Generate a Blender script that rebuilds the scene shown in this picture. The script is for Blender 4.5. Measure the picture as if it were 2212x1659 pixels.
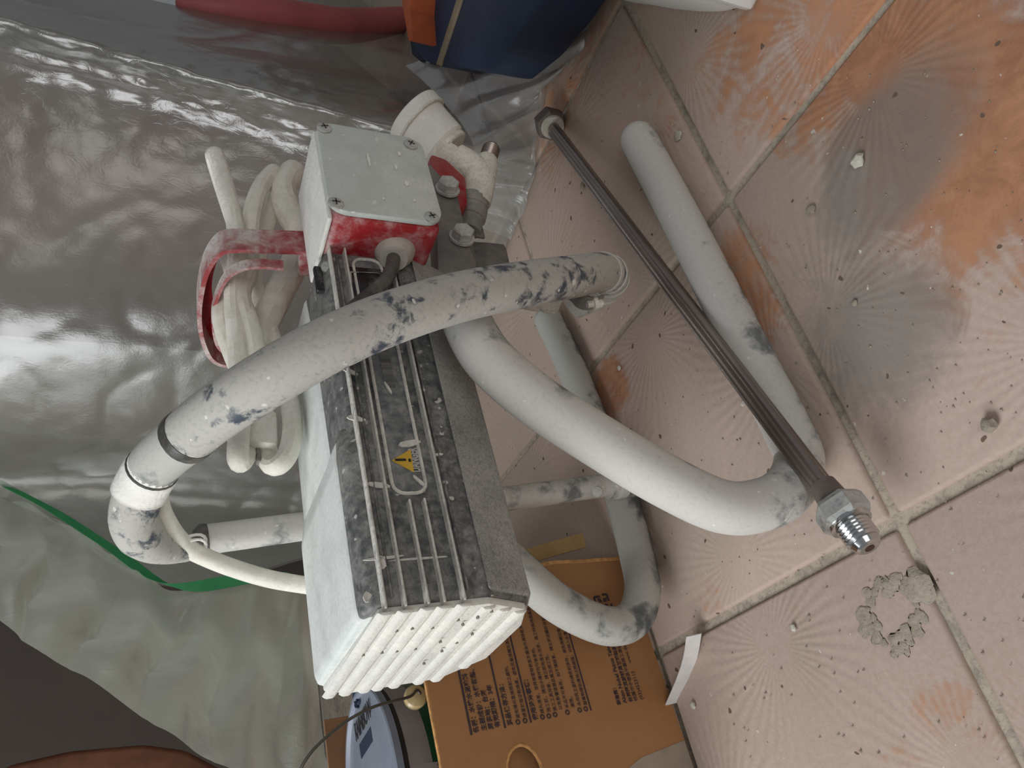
import bpy, bmesh, math, random
from mathutils import Vector, Matrix, noise as mnoise

random.seed(7)
SC = bpy.context.scene
COL = SC.collection
for o in list(bpy.data.objects):
    bpy.data.objects.remove(o)

# ------------------------------------------------------------------ camera, world, lights, exposure
W, H, F = 2212.0, 1659.0, 1636.126
CAM = Vector((0.0, 0.0, 0.37431))
_R = Matrix(((-0.2253272527645954, 0.8325346150607325, -0.5060768161922045),
             (-0.3824858376713488, -0.5533227173476446, -0.7399584815703281),
             (-0.8960648487371922, 0.026834403155221072, 0.4431113874240837)))
ROT = Matrix.Rotation(math.radians(-2.4), 3, 'Z') @ _R      # world x = along the skids, y = away, z = up
cam_data = bpy.data.cameras.new('camera')
cam_data.sensor_fit = 'HORIZONTAL'
cam_data.sensor_width = 36.0
cam_data.lens = F / W * 36.0
cam_data.clip_start = 0.01
cam = bpy.data.objects.new('camera', cam_data)
cam.matrix_world = Matrix.Translation(CAM) @ ROT.to_4x4()
COL.objects.link(cam)
SC.camera = cam

world = bpy.data.worlds.new('room_light')
SC.world = world
world.use_nodes = True
world.node_tree.nodes['Background'].inputs[0].default_value = (0.90, 0.95, 1.0, 1)
world.node_tree.nodes['Background'].inputs[1].default_value = 0.21


def area(name, loc, target, size, size_y, power, color):
    l = bpy.data.lights.new(name, 'AREA')
    l.shape = 'RECTANGLE'
    l.size, l.size_y = size, size_y
    l.energy = power
    l.color = color
    o = bpy.data.objects.new(name, l)
    o.location = loc
    o.rotation_euler = (Vector(target) - Vector(loc)).to_track_quat('-Z', 'Y').to_euler()
    COL.objects.link(o)
    return o


area('window_daylight', (-0.74, 0.66, 0.92), (0.25, 0.42, 0.12), 0.7, 0.75, 13.8, (0.95, 0.98, 1.0))
area('front_fill', (-0.55, -1.25, 0.95), (0.3, 0.40, 0.22), 1.0, 1.0, 8.0, (1.0, 0.97, 0.93))  # added fill lamp to brighten camera-facing sides, stands for no doorway

SC.view_settings.view_transform = 'Standard'
SC.view_settings.look = 'None'
SC.view_settings.gamma = 1.0
SC.view_settings.use_curve_mapping = False
SC.view_settings.exposure = 0.0


# ------------------------------------------------------------------ helpers
def ray(x, y):
    return ROT @ Vector((x - W / 2, -(y - H / 2), -F))


def at(x, y, b):
    """point of the photograph on the vertical plane y = b"""
    r = ray(x, y)
    return CAM + r * ((b - CAM.y) / r.y)


def ata(x, y, a):
    """point of the photograph on the vertical plane x = a"""
    r = ray(x, y)
    return CAM + r * ((a - CAM.x) / r.x)


def flo(x, y, z=0.0):
    """point of the photograph at height z"""
    r = ray(x, y)
    return CAM + r * ((z - CAM.z) / r.z)


def lin(c):
    return tuple(((v / 255) / 12.92 if v / 255 <= 0.04045 else ((v / 255 + 0.055) / 1.055) ** 2.4) for v in c) + (1.0,)


WPOS = {}


def link(name, me, mat, parent=None, smooth=30, loc=None, keep=False):
    """link mesh (world coordinates) as one object with its origin at its own centre"""
    if mat is not None and not me.materials:
        me.materials.append(mat)
    if loc is None:
        n = max(1, len(me.vertices))
        lo = Vector((1e9,) * 3)
        hi = -lo
        for v in me.vertices:
            for i in range(3):
                lo[i] = min(lo[i], v.co[i])
                hi[i] = max(hi[i], v.co[i])
        loc = (lo + hi) / 2
        if parent is None:
            loc.z = lo.z
    loc = Vector(loc)
    if not keep:
        me.transform(Matrix.Translation(-loc))
    if smooth:
        for p in me.polygons:
            p.use_smooth = True
        try:
            me.set_sharp_from_angle(angle=math.radians(smooth))
        except Exception:
            pass
    o = bpy.data.objects.new(name, me)
    COL.objects.link(o)
    if parent is not None:
        o.parent = parent
        o.location = loc - WPOS[parent.name]
    else:
        o.location = loc
    WPOS[o.name] = loc
    return o


def empty(name, loc, label, cat, group=None):
    o = bpy.data.objects.new(name, None)
    o.empty_display_size = 0.05
    o.location = loc
    COL.objects.link(o)
    WPOS[o.name] = Vector(loc)
    tag(o, label, cat, group)
    return o


def tag(o, label, cat, group=None):
    o['label'] = label
    o['category'] = cat
    if group:
        o['group'] = group
    return o


def mesh_from(name, verts, faces):
    me = bpy.data.meshes.new(name)
    me.from_pydata([tuple(v) for v in verts], [], faces)
    me.validate()
    bm = bmesh.new()
    bm.from_mesh(me)
    bmesh.ops.recalc_face_normals(bm, faces=bm.faces)
    bm.to_mesh(me)
    bm.free()
    return me


def join(*mes):
    bm = bmesh.new()
    for m in mes:
        bm.from_mesh(m)
    me = bpy.data.meshes.new('joined')
    bm.to_mesh(me)
    bm.free()
    return me


def catmull(pts, n=8, closed=False):
    P = [Vector(p) for p in pts]
    out = []
    m = len(P)
    rng = range(m) if closed else range(m - 1)
    for i in rng:
        if closed:
            p0, p1, p2, p3 = P[(i - 1) % m], P[i], P[(i + 1) % m], P[(i + 2) % m]
        else:
            p1, p2 = P[i], P[i + 1]
            p0 = P[i - 1] if i > 0 else p1 * 2 - p2
            p3 = P[i + 2] if i + 2 < m else p2 * 2 - p1
        for k in range(n):
            t = k / n
            out.append(0.5 * ((2 * p1) + (-p0 + p2) * t + (2 * p0 - 5 * p1 + 4 * p2 - p3) * t * t
                              + (-p0 + 3 * p1 - 3 * p2 + p3) * t ** 3))
    if not closed:
        out.append(P[-1])
    return out


def sweep(pts, r, seg=18, cap='flat', closed=False, squash=None):
    """tube along the points; r a number or a list (one per point)"""
    P = [Vector(p) for p in pts]
    n = len(P)
    R = [r] * n if not isinstance(r, (list, tuple)) else list(r)
    if cap == 'round' and not closed:
        for end in (0, -1):
            p, q = P[end], P[1 if end == 0 else -2]
            d = (p - q).normalized()
            rr = R[end]
            if end == 0:
                add = [(p + d * rr * math.sin(a), rr * math.cos(a)) for a in (1.5, 1.15, 0.75, 0.35)]
                P = [a[0] for a in add] + P
                R = [a[1] for a in add] + R
            else:
                add = [(p + d * rr * math.sin(a), rr * math.cos(a)) for a in (0.35, 0.75, 1.15, 1.5)]
                P = P + [a[0] for a in add]
                R = R + [a[1] for a in add]
        n = len(P)
    T = []
    for i in range(n):
        if closed:
            t = P[(i + 1) % n] - P[i - 1]
        else:
            t = P[min(i + 1, n - 1)] - P[max(i - 1, 0)]
        T.append(t.normalized())
    up = Vector((0, 0, 1)) if abs(T[0].z) < 0.9 else Vector((1, 0, 0))
    nrm = (up - T[0] * up.dot(T[0])).normalized()
    verts, faces = [], []
    for i in range(n):
        nrm = (nrm - T[i] * nrm.dot(T[i])).normalized()
        bi = T[i].cross(nrm)
        for k in range(seg):
            a = 2 * math.pi * k / seg
            s = squash if squash else 1.0
            verts.append(P[i] + nrm * (R[i] * math.cos(a)) + bi * (R[i] * s * math.sin(a)))
    rings = n if closed else n - 1
    for i in range(rings):
        j = (i + 1) % n
        for k in range(seg):
            k2 = (k + 1) % seg
            faces.append((i * seg + k, i * seg + k2, j * seg + k2, j * seg + k))
    if not closed:
        faces.append(tuple(range(seg - 1, -1, -1)))
        faces.append(tuple((n - 1) * seg + k for k in range(seg)))
    return mesh_from('tube', verts, faces)


def cyl(p, q, r, seg=24, r2=None, bev=0.0):
    p, q = Vector(p), Vector(q)
    r2 = r if r2 is None else r2
    if bev:
        d = (q - p).normalized() * bev
        return sweep([p, p + d, q - d, q], [r - bev, r, r2, r2 - bev], seg)
    return sweep([p, q], [r, r2], seg)


def lathe(p, axis, prof, seg=28):
    """rings (distance along axis, radius)"""
    p, ax = Vector(p), Vector(axis).normalized()
    up = Vector((0, 0, 1)) if abs(ax.z) < 0.9 else Vector((1, 0, 0))
    u = (up - ax * up.dot(ax)).normalized()
    w = ax.cross(u)
    v, f = [], []
    for d, r in prof:
        r = max(r, 1e-4)
        for k in range(seg):
            t = 2 * math.pi * k / seg
            v.append(p + ax * d + u * (r * math.cos(t)) + w * (r * math.sin(t)))
    for i in range(len(prof) - 1):
        for k in range(seg):
            k2 = (k + 1) % seg
            f.append((i * seg + k, i * seg + k2, (i + 1) * seg + k2, (i + 1) * seg + k))
    f.append(tuple(range(seg - 1, -1, -1)))
    f.append(tuple((len(prof) - 1) * seg + k for k in range(seg)))
    return mesh_from('lathe', v, f)


def hexnut(p, q, af, bev=0.12):
    """hexagonal prism with chamfered corners"""
    p, q = Vector(p), Vector(q)
    d = q - p
    r = af / math.sqrt(3)
    return sweep([p, p + d * bev, q - d * bev, q], [r * 0.88, r, r, r * 0.88], 6)


def thread(p, q, r, pitch, seg=20):
    p, q = Vector(p), Vector(q)
    L = (q - p).length
    d = (q - p).normalized()
    n = int(L / pitch)
    pts, rad = [], []
    for i in range(n):
        pts += [p + d * (i * pitch), p + d * ((i + 0.45) * pitch), p + d * ((i + 0.55) * pitch)]
        rad += [r * 0.9, r, r]
    pts.append(q)
    rad.append(r * 0.86)
    return sweep(pts, rad, seg)


def box(c, s, bev=0.0, rot=None, segs=2):
    bm = bmesh.new()
    bmesh.ops.create_cube(bm, size=1.0)
    bmesh.ops.scale(bm, vec=Vector(s), verts=bm.verts)
    if bev:
        bmesh.ops.bevel(bm, geom=list(bm.edges), offset=bev, segments=segs, affect='EDGES', profile=0.5)
    if rot is not None:
        bmesh.ops.rotate(bm, cent=(0, 0, 0), matrix=rot, verts=bm.verts)
    bmesh.ops.translate(bm, vec=Vector(c), verts=bm.verts)
    me = bpy.data.meshes.new('box')
    bm.to_mesh(me)
    bm.free()
    return me


def prism(poly, depth, bev=0.0, segs=2):
    """polygon of 3-D points pushed along the vector depth"""
    d = Vector(depth)
    n = len(poly)
    v = [Vector(p) for p in poly] + [Vector(p) + d for p in poly]
    f = [tuple(range(n)), tuple(range(2 * n - 1, n - 1, -1))]
    f += [(i, (i + 1) % n, n + (i + 1) % n, n + i) for i in range(n)]
    me = mesh_from('prism', v, f)
    if bev:
        bm = bmesh.new()
        bm.from_mesh(me)
        bmesh.ops.bevel(bm, geom=list(bm.edges), offset=bev, segments=segs, affect='EDGES', profile=0.5,
                        clamp_overlap=True)
        bm.to_mesh(me)
        bm.free()
    return me


def strip(path, width_vec, thick):
    """flat bar: path points, width vector, thickness measured across the path"""
    P = [Vector(p) for p in path]
    w = Vector(width_vec)
    wn = w.normalized()
    verts, faces = [], []
    n = len(P)
    for i in range(n):
        t = (P[min(i + 1, n - 1)] - P[max(i - 1, 0)]).normalized()
        nn = t.cross(wn).normalized() * thick / 2
        verts += [P[i] - w / 2 - nn, P[i] + w / 2 - nn, P[i] + w / 2 + nn, P[i] - w / 2 + nn]
    for i in range(n - 1):
        a, b = i * 4, i * 4 + 4
        for k in range(4):
            faces.append((a + k, a + (k + 1) % 4, b + (k + 1) % 4, b + k))
    faces += [(3, 2, 1, 0), tuple((n - 1) * 4 + k for k in range(4))]
    return mesh_from('strip', verts, faces)


def text_mesh(s, size, thick=0.0002, bold=0.0, align='LEFT', shear=0.0, space=1.0):
    cu = bpy.data.curves.new('lettering', 'FONT')
    cu.body = s
    cu.size = size
    cu.extrude = thick
    cu.offset = bold
    cu.align_x = align
    cu.shear = shear
    cu.space_character = space
    cu.resolution_u = 3
    o = bpy.data.objects.new('lettering', cu)
    COL.objects.link(o)
    bpy.context.view_layer.update()
    dg = bpy.context.evaluated_depsgraph_get()
    me = bpy.data.meshes.new_from_object(o.evaluated_get(dg))
    bpy.data.objects.remove(o)
    return me


def place(me, origin, ex, ey):
    """map mesh x,y,z to the frame origin, ex, ey, ex x ey"""
    ex, ey = Vector(ex).normalized(), Vector(ey).normalized()
    ez = ex.cross(ey)
    M = Matrix((ex, ey, ez)).transposed().to_4x4()
    me.transform(Matrix.Translation(Vector(origin)) @ M)
    return me


# ------------------------------------------------------------------ materials
def new_mat(name):
    m = bpy.data.materials.new(name)
    m.use_nodes = True
    nt = m.node_tree
    for n in list(nt.nodes):
        nt.nodes.remove(n)
    out = nt.nodes.new('ShaderNodeOutputMaterial')
    return m, nt, out


class G:
    """tiny node-graph helper"""
    def __init__(s, nt):
        s.nt = nt

    def n(s, t, **kw):
        nd = s.nt.nodes.new(t)
        for k, v in kw.items():
            setattr(nd, k, v)
        return nd

    def put(s, sock, v):
        if hasattr(v, 'is_output') or isinstance(v, bpy.types.NodeSocket):
            s.nt.links.new(v, sock)
        else:
            sock.default_value = v

    def math(s, op, a, b=0.0, clamp=False):
        nd = s.n('ShaderNodeMath', operation=op, use_clamp=clamp)
        s.put(nd.inputs[0], a)
        s.put(nd.inputs[1], b)
        return nd.outputs[0]

    def noise(s, vec, scale, detail=4.0, rough=0.6, dist=0.0):
        nd = s.n('ShaderNodeTexNoise')
        s.put(nd.inputs['Vector'], vec)
        nd.inputs['Scale'].default_value = scale
        nd.inputs['Detail'].default_value = detail
        nd.inputs['Roughness'].default_value = rough
        nd.inputs['Distortion'].default_value = dist
        return nd.outputs['Fac']

    def ramp(s, v, lo, hi, a=0.0, b=1.0):
        nd = s.n('ShaderNodeMapRange')
        nd.interpolation_type = 'SMOOTHSTEP'
        s.put(nd.inputs['Value'], v)
        for i, k in enumerate(('From Min', 'From Max', 'To Min', 'To Max')):
            s.put(nd.inputs[k], (lo, hi, a, b)[i])
        return nd.outputs[0]

    def mix(s, f, a, b):
        nd = s.n('ShaderNodeMix', data_type='RGBA')
        s.put(nd.inputs[0], f)
        s.put(nd.inputs[6], a)
        s.put(nd.inputs[7], b)
        return nd.outputs[2]

    def bump(s, h, strength, dist):
        nd = s.n('ShaderNodeBump')
        s.put(nd.inputs['Height'], h)
        nd.inputs['Strength'].default_value = strength
        nd.inputs['Distance'].default_value = dist
        return nd.outputs[0]

    def bsdf(s, color, rough=0.6, metal=0.0, normal=None, spec=0.5):
        nd = s.n('ShaderNodeBsdfPrincipled')
        s.put(nd.inputs['Base Color'], color)
        s.put(nd.inputs['Roughness'], rough)
        s.put(nd.inputs['Metallic'], metal)
        nd.inputs['Specular IOR Level'].default_value = spec
        if normal is not None:
            s.put(nd.inputs['Normal'], normal)
        return nd.outputs[0]


def dusty(name, base, dust, amount=0.5, scale=60.0, soft=0.12, rough=0.6, up=0.0, speck=0.0, bump=0.25,
          metal=0.0, blot=12.0, speck_col=None, wb=0.42, grit=0.6):
    """a coat of paint dust (dust) over the material's own colour (base): blotchy, with fine specks"""
    m, nt, out = new_mat(name)
    g = G(nt)
    tc = g.n('ShaderNodeTexCoord').outputs['Object']
    big = g.noise(tc, blot, 3.0, 0.6)
    mid = g.noise(tc, scale, 6.0, 0.7, 0.4)
    v = g.math('ADD', g.math('MULTIPLY', big, wb), g.math('MULTIPLY', mid, 1 - wb))
    if up:
        geo = g.n('ShaderNodeNewGeometry').outputs['Normal']
        sx = g.n('ShaderNodeSeparateXYZ')
        nt.links.new(geo, sx.inputs[0])
        v = g.math('ADD', v, g.math('MULTIPLY', sx.outputs[2], up))
    mask = g.ramp(v, 0.5 - amount * 0.35 + 0.175 - soft, 0.5 - amount * 0.35 + 0.175 + soft)
    fine = g.noise(tc, 420.0, 2.0, 0.5)
    mask = g.math('MULTIPLY', mask, g.ramp(fine, 0.28, 0.52, grit, 1.0))
    col = g.mix(mask, lin(base), lin(dust))
    if speck:
        vo = g.n('ShaderNodeTexNoise')
        nt.links.new(tc, vo.inputs['Vector'])
        vo.inputs['Scale'].default_value = 190.0
        vo.inputs['Detail'].default_value = 1.0
        sp = g.ramp(vo.outputs['Fac'], 0.74 - speck * 0.1, 0.77 - speck * 0.1)
        col = g.mix(sp, col, lin(speck_col or dust))
    h = g.math('ADD', g.math('MULTIPLY', mask, 0.5), g.math('MULTIPLY', fine, 0.35))
    nrm = g.bump(h, bump, 0.0012)
    rr = g.ramp(mask, 0.0, 1.0, rough * 0.75, min(0.95, rough + 0.2))
    mt = g.math('MULTIPLY', g.ramp(mask, 0.0, 1.0, 1.0, 0.0), metal)
    nt.links.new(g.bsdf(col, rr, mt, nrm, 0.35), out.inputs[0])
    return m


def plain(name, color, rough=0.6, metal=0.0, noise=0.12, scale=40.0, bump=0.1, spec=0.4):
    m, nt, out = new_mat(name)
    g = G(nt)
    tc = g.n('ShaderNodeTexCoord').outputs['Object']
    nz = g.noise(tc, scale, 5.0, 0.6)
    c = lin(color)
    d = tuple(v * (1 - noise) for v in c[:3]) + (1,)
    l = tuple(min(1, v * (1 + noise)) for v in c[:3]) + (1,)
    col = g.mix(g.ramp(nz, 0.3, 0.7), d, l)
    nt.links.new(g.bsdf(col, rough, metal, g.bump(nz, bump, 0.001), spec), out.inputs[0])
    return m


def clear_plastic(name, color, opacity, rough, crinkle, transl=0.35, scale=45.0, base_crumple=0.22, gloss=0.75):
    """thin translucent polythene: partly see-through, partly white haze with a wet-looking gloss"""
    m, nt, out = new_mat(name)
    g = G(nt)
    tc = g.n('ShaderNodeTexCoord').outputs['Object']
    a = g.noise(tc, scale, 6.0, 0.65, 1.2)
    mp = g.n('ShaderNodeMapping')
    nt.links.new(tc, mp.inputs[0])
    mp.inputs['Scale'].default_value = (1.0, 1.0, 0.35)
    mp.inputs['Rotation'].default_value = (0.5, 0.3, 0.6)
    line = g.noise(mp.outputs[0], scale * 1.7, 2.0, 0.5, 0.6)
    cr = g.ramp(g.math('ABSOLUTE', g.math('SUBTRACT', line, 0.5)), 0.0, 0.03, 1.0, 0.0)
    grain = g.noise(tc, 380.0, 3.0, 0.6)
    # most crumpled where the sheet wraps the corner behind the gauge
    pos = g.n('ShaderNodeNewGeometry').outputs['Position']
    d = g.n('ShaderNodeVectorMath', operation='DISTANCE')
    flat = g.n('ShaderNodeVectorMath', operation='MULTIPLY')
    nt.links.new(pos, flat.inputs[0])
    flat.inputs[1].default_value = (1, 1, 0)
    nt.links.new(flat.outputs[0], d.inputs[0])
    d.inputs[1].default_value = (0.70, 0.47, 0)
    crump = g.ramp(d.outputs['Value'], 0.03, 0.15, max(base_crumple, 0.36), base_crumple)
    h = g.math('ADD', g.math('MULTIPLY', g.math('ADD', a, g.math('MULTIPLY', cr, 0.12)), crump), g.math('MULTIPLY', grain, 0.05))
    nrm = g.bump(h, crinkle, 0.004)
    pr = g.n('ShaderNodeBsdfPrincipled')
    pr.inputs['Base Color'].default_value = lin(color)
    pr.inputs['Roughness'].default_value = rough
    pr.inputs['Specular IOR Level'].default_value = 0.2
    nt.links.new(nrm, pr.inputs['Normal'])
    tl = g.n('ShaderNodeBsdfTranslucent')
    tl.inputs['Color'].default_value = lin(color)
    nt.links.new(nrm, tl.inputs['Normal'])
    mx = g.n('ShaderNodeMixShader')
    mx.inputs[0].default_value = transl
    nt.links.new(pr.outputs[0], mx.inputs[1])
    nt.links.new(tl.outputs[0], mx.inputs[2])
    tr = g.n('ShaderNodeBsdfTransparent')
    tr.inputs['Color'].default_value = (0.96, 0.97, 0.96, 1)
    m2 = g.n('ShaderNodeMixShader')
    haze = g.ramp(g.noise(tc, 7.0, 4.0, 0.6), 0.3, 0.7, opacity * 0.82, min(1, opacity * 1.15))
    nt.links.new(haze, m2.inputs[0])
    nt.links.new(tr.outputs[0], m2.inputs[1])
    nt.links.new(mx.outputs[0], m2.inputs[2])
    gl = g.n('ShaderNodeBsdfGlossy')
    gl.inputs['Roughness'].default_value = rough * 0.8
    nt.links.new(nrm, gl.inputs['Normal'])
    fr = g.n('ShaderNodeFresnel')
    fr.inputs['IOR'].default_value = 1.5
    nt.links.new(nrm, fr.inputs['Normal'])
    m3 = g.n('ShaderNodeMixShader')
    nt.links.new(g.math('ADD', g.math('MULTIPLY', fr.outputs[0], 0.3), 0.085 * gloss, True), m3.inputs[0])
    nt.links.new(m2.outputs[0], m3.inputs[1])
    nt.links.new(gl.outputs[0], m3.inputs[2])
    nt.links.new(m3.outputs[0], out.inputs[0])
    return m


def tile_material():
    m, nt, out = new_mat('terracotta_under_plaster_dust')
    g = G(nt)
    tc = g.n('ShaderNodeTexCoord').outputs['Object']
    pos = g.n('ShaderNodeNewGeometry').outputs['Position']
    # sunburst relief pressed into the tile, one fan near the middle of each side
    relief = None
    for cx, cy in ((-0.094, 0.0), (0.094, 0.0), (0.0, 0.100), (0.0, -0.100)):
        sb = g.n('ShaderNodeVectorMath', operation='SUBTRACT')
        nt.links.new(tc, sb.inputs[0])
        sb.inputs[1].default_value = (cx, cy, 0)
        sx = g.n('ShaderNodeSeparateXYZ')
        nt.links.new(sb.outputs[0], sx.inputs[0])
        ang = g.math('ARCTAN2', sx.outputs[1], sx.outputs[0])
        r = g.math('SQRT', g.math('ADD', g.math('MULTIPLY', sx.outputs[0], sx.outputs[0]),
                                  g.math('MULTIPLY', sx.outputs[1], sx.outputs[1])))
        w = g.math('SINE', g.math('ADD', g.math('MULTIPLY', ang, 44.0), g.math('MULTIPLY', r, 60.0)))
        k = g.math('MULTIPLY', g.ramp(r, 0.010, 0.034), g.ramp(r, 0.060, 0.088, 1.0, 0.0))
        t = g.math('MULTIPLY', w, k)
        relief = t if relief is None else g.math('ADD', relief, t)
    fine = g.noise(pos, 300.0, 3.0, 0.6)
    mid = g.noise(pos, 38.0, 7.0, 0.72, 0.8)
    big = g.noise(pos, 7.5, 4.0, 0.6, 0.6)
    # bare terracotta stays where feet and sacks rubbed the dust off: a few worn places (world x, y, radius, strength)
    def place_blob(lst):
        acc = None
        for (x, y, rx, s) in lst:
            d = g.n('ShaderNodeVectorMath', operation='DISTANCE')
            nt.links.new(pos, d.inputs[0])
            d.inputs[1].default_value = (x, y, 0)
            v = g.ramp(d.outputs['Value'], rx * 0.25, rx, s, 0.0)
            acc = v if acc is None else g.math('ADD', acc, v)
        return acc
    pts_bare = []
    for (px, py, rr, s) in BARE:
        q = flo(px, py)
        pts_bare.append((q.x, q.y, rr, s))
    pts_smudge_shade = []
    for (px, py, rr, s) in SMUDGE_SHADE:
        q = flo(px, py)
        pts_smudge_shade.append((q.x, q.y, rr, s))
    bare = place_blob(pts_bare)
    v = g.math('ADD', g.math('ADD', g.math('MULTIPLY', big, 0.35), g.math('MULTIPLY', mid, 0.55)), bare)
    v = g.math('ADD', v, g.math('MULTIPLY', relief, 0.02))
    bmask = g.ramp(v, 0.56, 0.74)
    base = g.mix(g.ramp(mid, 0.35, 0.65), lin((160, 104, 70)), lin((186, 130, 92)))
    dust = g.mix(g.ramp(big, 0.35, 0.65), lin((192, 170, 158)), lin((182, 164, 150)))
    dust = g.mix(g.ramp(fine, 0.3, 0.7, 0.0, 0.35), dust, lin((170, 148, 132)))
    col = g.mix(g.math('MULTIPLY', bmask, 0.85), dust, base)
    smudge_shade = place_blob(pts_smudge_shade)
    sm = g.ramp(g.math('ADD', g.math('MULTIPLY', mid, 0.6), smudge_shade), 0.55, 0.95)
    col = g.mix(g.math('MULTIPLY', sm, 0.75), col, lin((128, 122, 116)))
    # paint spatter specks
    sp = g.noise(pos, 150.0, 2.0, 0.5)
    col = g.mix(g.ramp(sp, 0.735, 0.76), col, lin((205, 200, 190)))
    sp2 = g.noise(pos, 120.0, 1.0, 0.4)
    col = g.mix(g.ramp(sp2, 0.245, 0.23), col, lin((110, 92, 78)))
    h = g.math('ADD', g.math('MULTIPLY', relief, 0.11), g.math('ADD', g.math('MULTIPLY', mid, 0.45), g.math('MULTIPLY', fine, 0.25)))
    nt.links.new(g.bsdf(col, 0.75, 0.0, g.bump(h, 0.5, 0.0016), 0.25), out.inputs[0])
    return m


BARE = [(2140, 420, 0.12, 0.22), (2150, 90, 0.13, 0.22), (1700, 150, 0.12, 0.10), (1990, 60, 0.06, 0.05),
        (1318, 835, 0.05, 0.36), (1500, 240, 0.10, 0.10), (1610, 560, 0.05, 0.22), (1660, 690, 0.035, 0.18),
        (1950, 1560, 0.06, 0.12), (2150, 1500, 0.05, 0.12), (1250, 160, 0.20, 0.16), (1760, 30, 0.12, 0.15),
        (2140, 900, 0.03, 0.10), (1530, 1290, 0.025, 0.14)]
SMUDGE_SHADE = [(1860, 380, 0.055, 0.42), (1840, 650, 0.10, 0.40), (1950, 760, 0.08, 0.30), (1960, 280, 0.06, 0.26), (2010, 200, 0.09, 0.30), (1760, 250, 0.05, 0.12)]  # grey smudges, widened to paint in the shade of the front-right floor

M = {}
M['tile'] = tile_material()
M['grout'] = dusty('sanded_grout', (118, 112, 104), (182, 170, 152), 0.72, 120, 0.15, 0.85, bump=0.6)
M['frame'] = dusty('dusty_grey_tube_paint', (120, 124, 124), (206, 203, 197), 0.74, 90, 0.07, 0.6, up=0.10, wb=0.6, grit=0.9, speck=0.1,
                   speck_col=(225, 223, 216), blot=24)
M['frame_dark'] = dusty('scuffed_grey_tube_paint', (92, 98, 100), (182, 181, 174), 0.72, 80, 0.08, 0.6, up=0.12, blot=20, wb=0.58, grit=0.9)
M['hose'] = dusty('dusty_rubber_hose', (74, 82, 92), (184, 181, 174), 0.70, 120, 0.05, 0.6, up=0.04, speck=0.25, blot=40, wb=0.5, grit=0.86,
                  speck_col=(215, 212, 204))
M['white_dust'] = dusty('paint_dust_crust', (222, 219, 211), (240, 238, 232), 0.6, 70, 0.2, 0.8, bump=0.5)
M['motor_dark'] = dusty('charcoal_casting_speckled', (66, 69, 72), (160, 158, 153), 0.44, 170, 0.20, 0.5, speck=0.35, blot=22,
                        speck_col=(190, 187, 180))
M['motor_belly'] = dusty('charcoal_casting_dust_frosted', (92, 92, 91), (182, 180, 174), 0.62, 1300, 0.22, 0.7, wb=0.3, blot=30)
M['motor_top'] = dusty('casting_under_thick_dust', (190, 194, 190), (222, 225, 221), 0.8, 40, 0.2, 0.75, bump=0.15, blot=9)
M['fan_end'] = dusty('paint_crusted_fan_cover', (196, 197, 194), (228, 224, 214), 0.6, 60, 0.25, 0.85, bump=0.6)
M['fin_edge'] = dusty('dusted_fin_edge', (158, 155, 150), (216, 212, 204), 0.7, 120, 0.15, 0.8, bump=0.5)
M['red'] = dusty('red_enamel_frosted_with_dust', (158, 38, 42), (206, 188, 186), 0.30, 80, 0.16, 0.45, up=0.16, blot=22)
M['red_clean'] = dusty('red_enamel', (160, 28, 32), (150, 100, 98), 0.22, 60, 0.15, 0.4)
M['red_dusted'] = dusty('red_enamel_buried_in_dust', (150, 62, 64), (205, 201, 196), 0.40, 60, 0.15, 0.7, up=0.10, blot=18)
M['plate'] = dusty('grey_cover_plate', (182, 188, 182), (218, 220, 215), 0.5, 30, 0.3, 0.5, bump=0.08, blot=18, speck=0.12,
                   speck_col=(220, 220, 214))
M['screw'] = dusty('zinc_screw_head', (150, 150, 146), (200, 198, 192), 0.6, 120, 0.2, 0.4, metal=0.4)
M['slot'] = plain('screw_slot_shadowed_steel', (70, 70, 68), 0.6)
M['bracket'] = dusty('dull_grey_bracket_paint', (96, 95, 92), (138, 132, 126), 0.5, 50, 0.2, 0.5, blot=14)
M['brass_white'] = dusty('fitting_under_paint_crust', (186, 181, 170), (236, 232, 221), 0.66, 70, 0.15, 0.75, bump=0.7)
M['fitting_dark'] = dusty('grimy_fitting_steel', (110, 108, 104), (165, 160, 152), 0.45, 60, 0.2, 0.5, bump=0.3)
M['steel_thread'] = plain('bare_threaded_steel', (150, 138, 132), 0.3, 0.9, 0.2)
M['bore'] = plain('rusty_bore', (70, 46, 38), 0.6, 0.3)
M['bore_grey'] = plain('unfilled_vent_hole', (120, 116, 108), 0.9)
M['chrome'] = plain('bright_chrome', (205, 206, 206), 0.16, 1.0, 0.06)
M['nut'] = dusty('plated_hex_nut', (170, 170, 166), (196, 198, 194), 0.55, 30, 0.3, 0.3, metal=0.85, bump=0.05)
M['rod'] = plain('brown_grey_polished_tube', (148, 138, 133), 0.26, 0.85, 0.08, 20, 0.02)
M['nut_brown'] = plain('dull_brown_nut', (118, 108, 102), 0.5, 0.4, 0.1)
M['cord'] = dusty('white_flex_with_overspray', (216, 211, 196), (240, 236, 226), 0.6, 60, 0.15, 0.65, bump=0.3, speck=0.0)
M['black_flex'] = dusty('black_rubber_flex', (58, 56, 54), (120, 116, 110), 0.35, 60, 0.2, 0.5)
M['gland'] = dusty('grey_nylon_gland', (170, 164, 154), (198, 193, 184), 0.55, 60, 0.2, 0.6)
M['black_label'] = dusty('black_name_plate', (36, 38, 40), (120, 118, 114), 0.28, 70, 0.1, 0.4)
M['label_grey'] = dusty('printed_label_with_dust', (82, 86, 90), (150, 150, 148), 0.46, 160, 0.2, 0.5, blot=40)
M['yellow'] = plain('warning_yellow', (205, 165, 60), 0.5, 0, 0.08)
M['ink_black'] = plain('black_ink', (40, 38, 38), 0.6)
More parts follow.
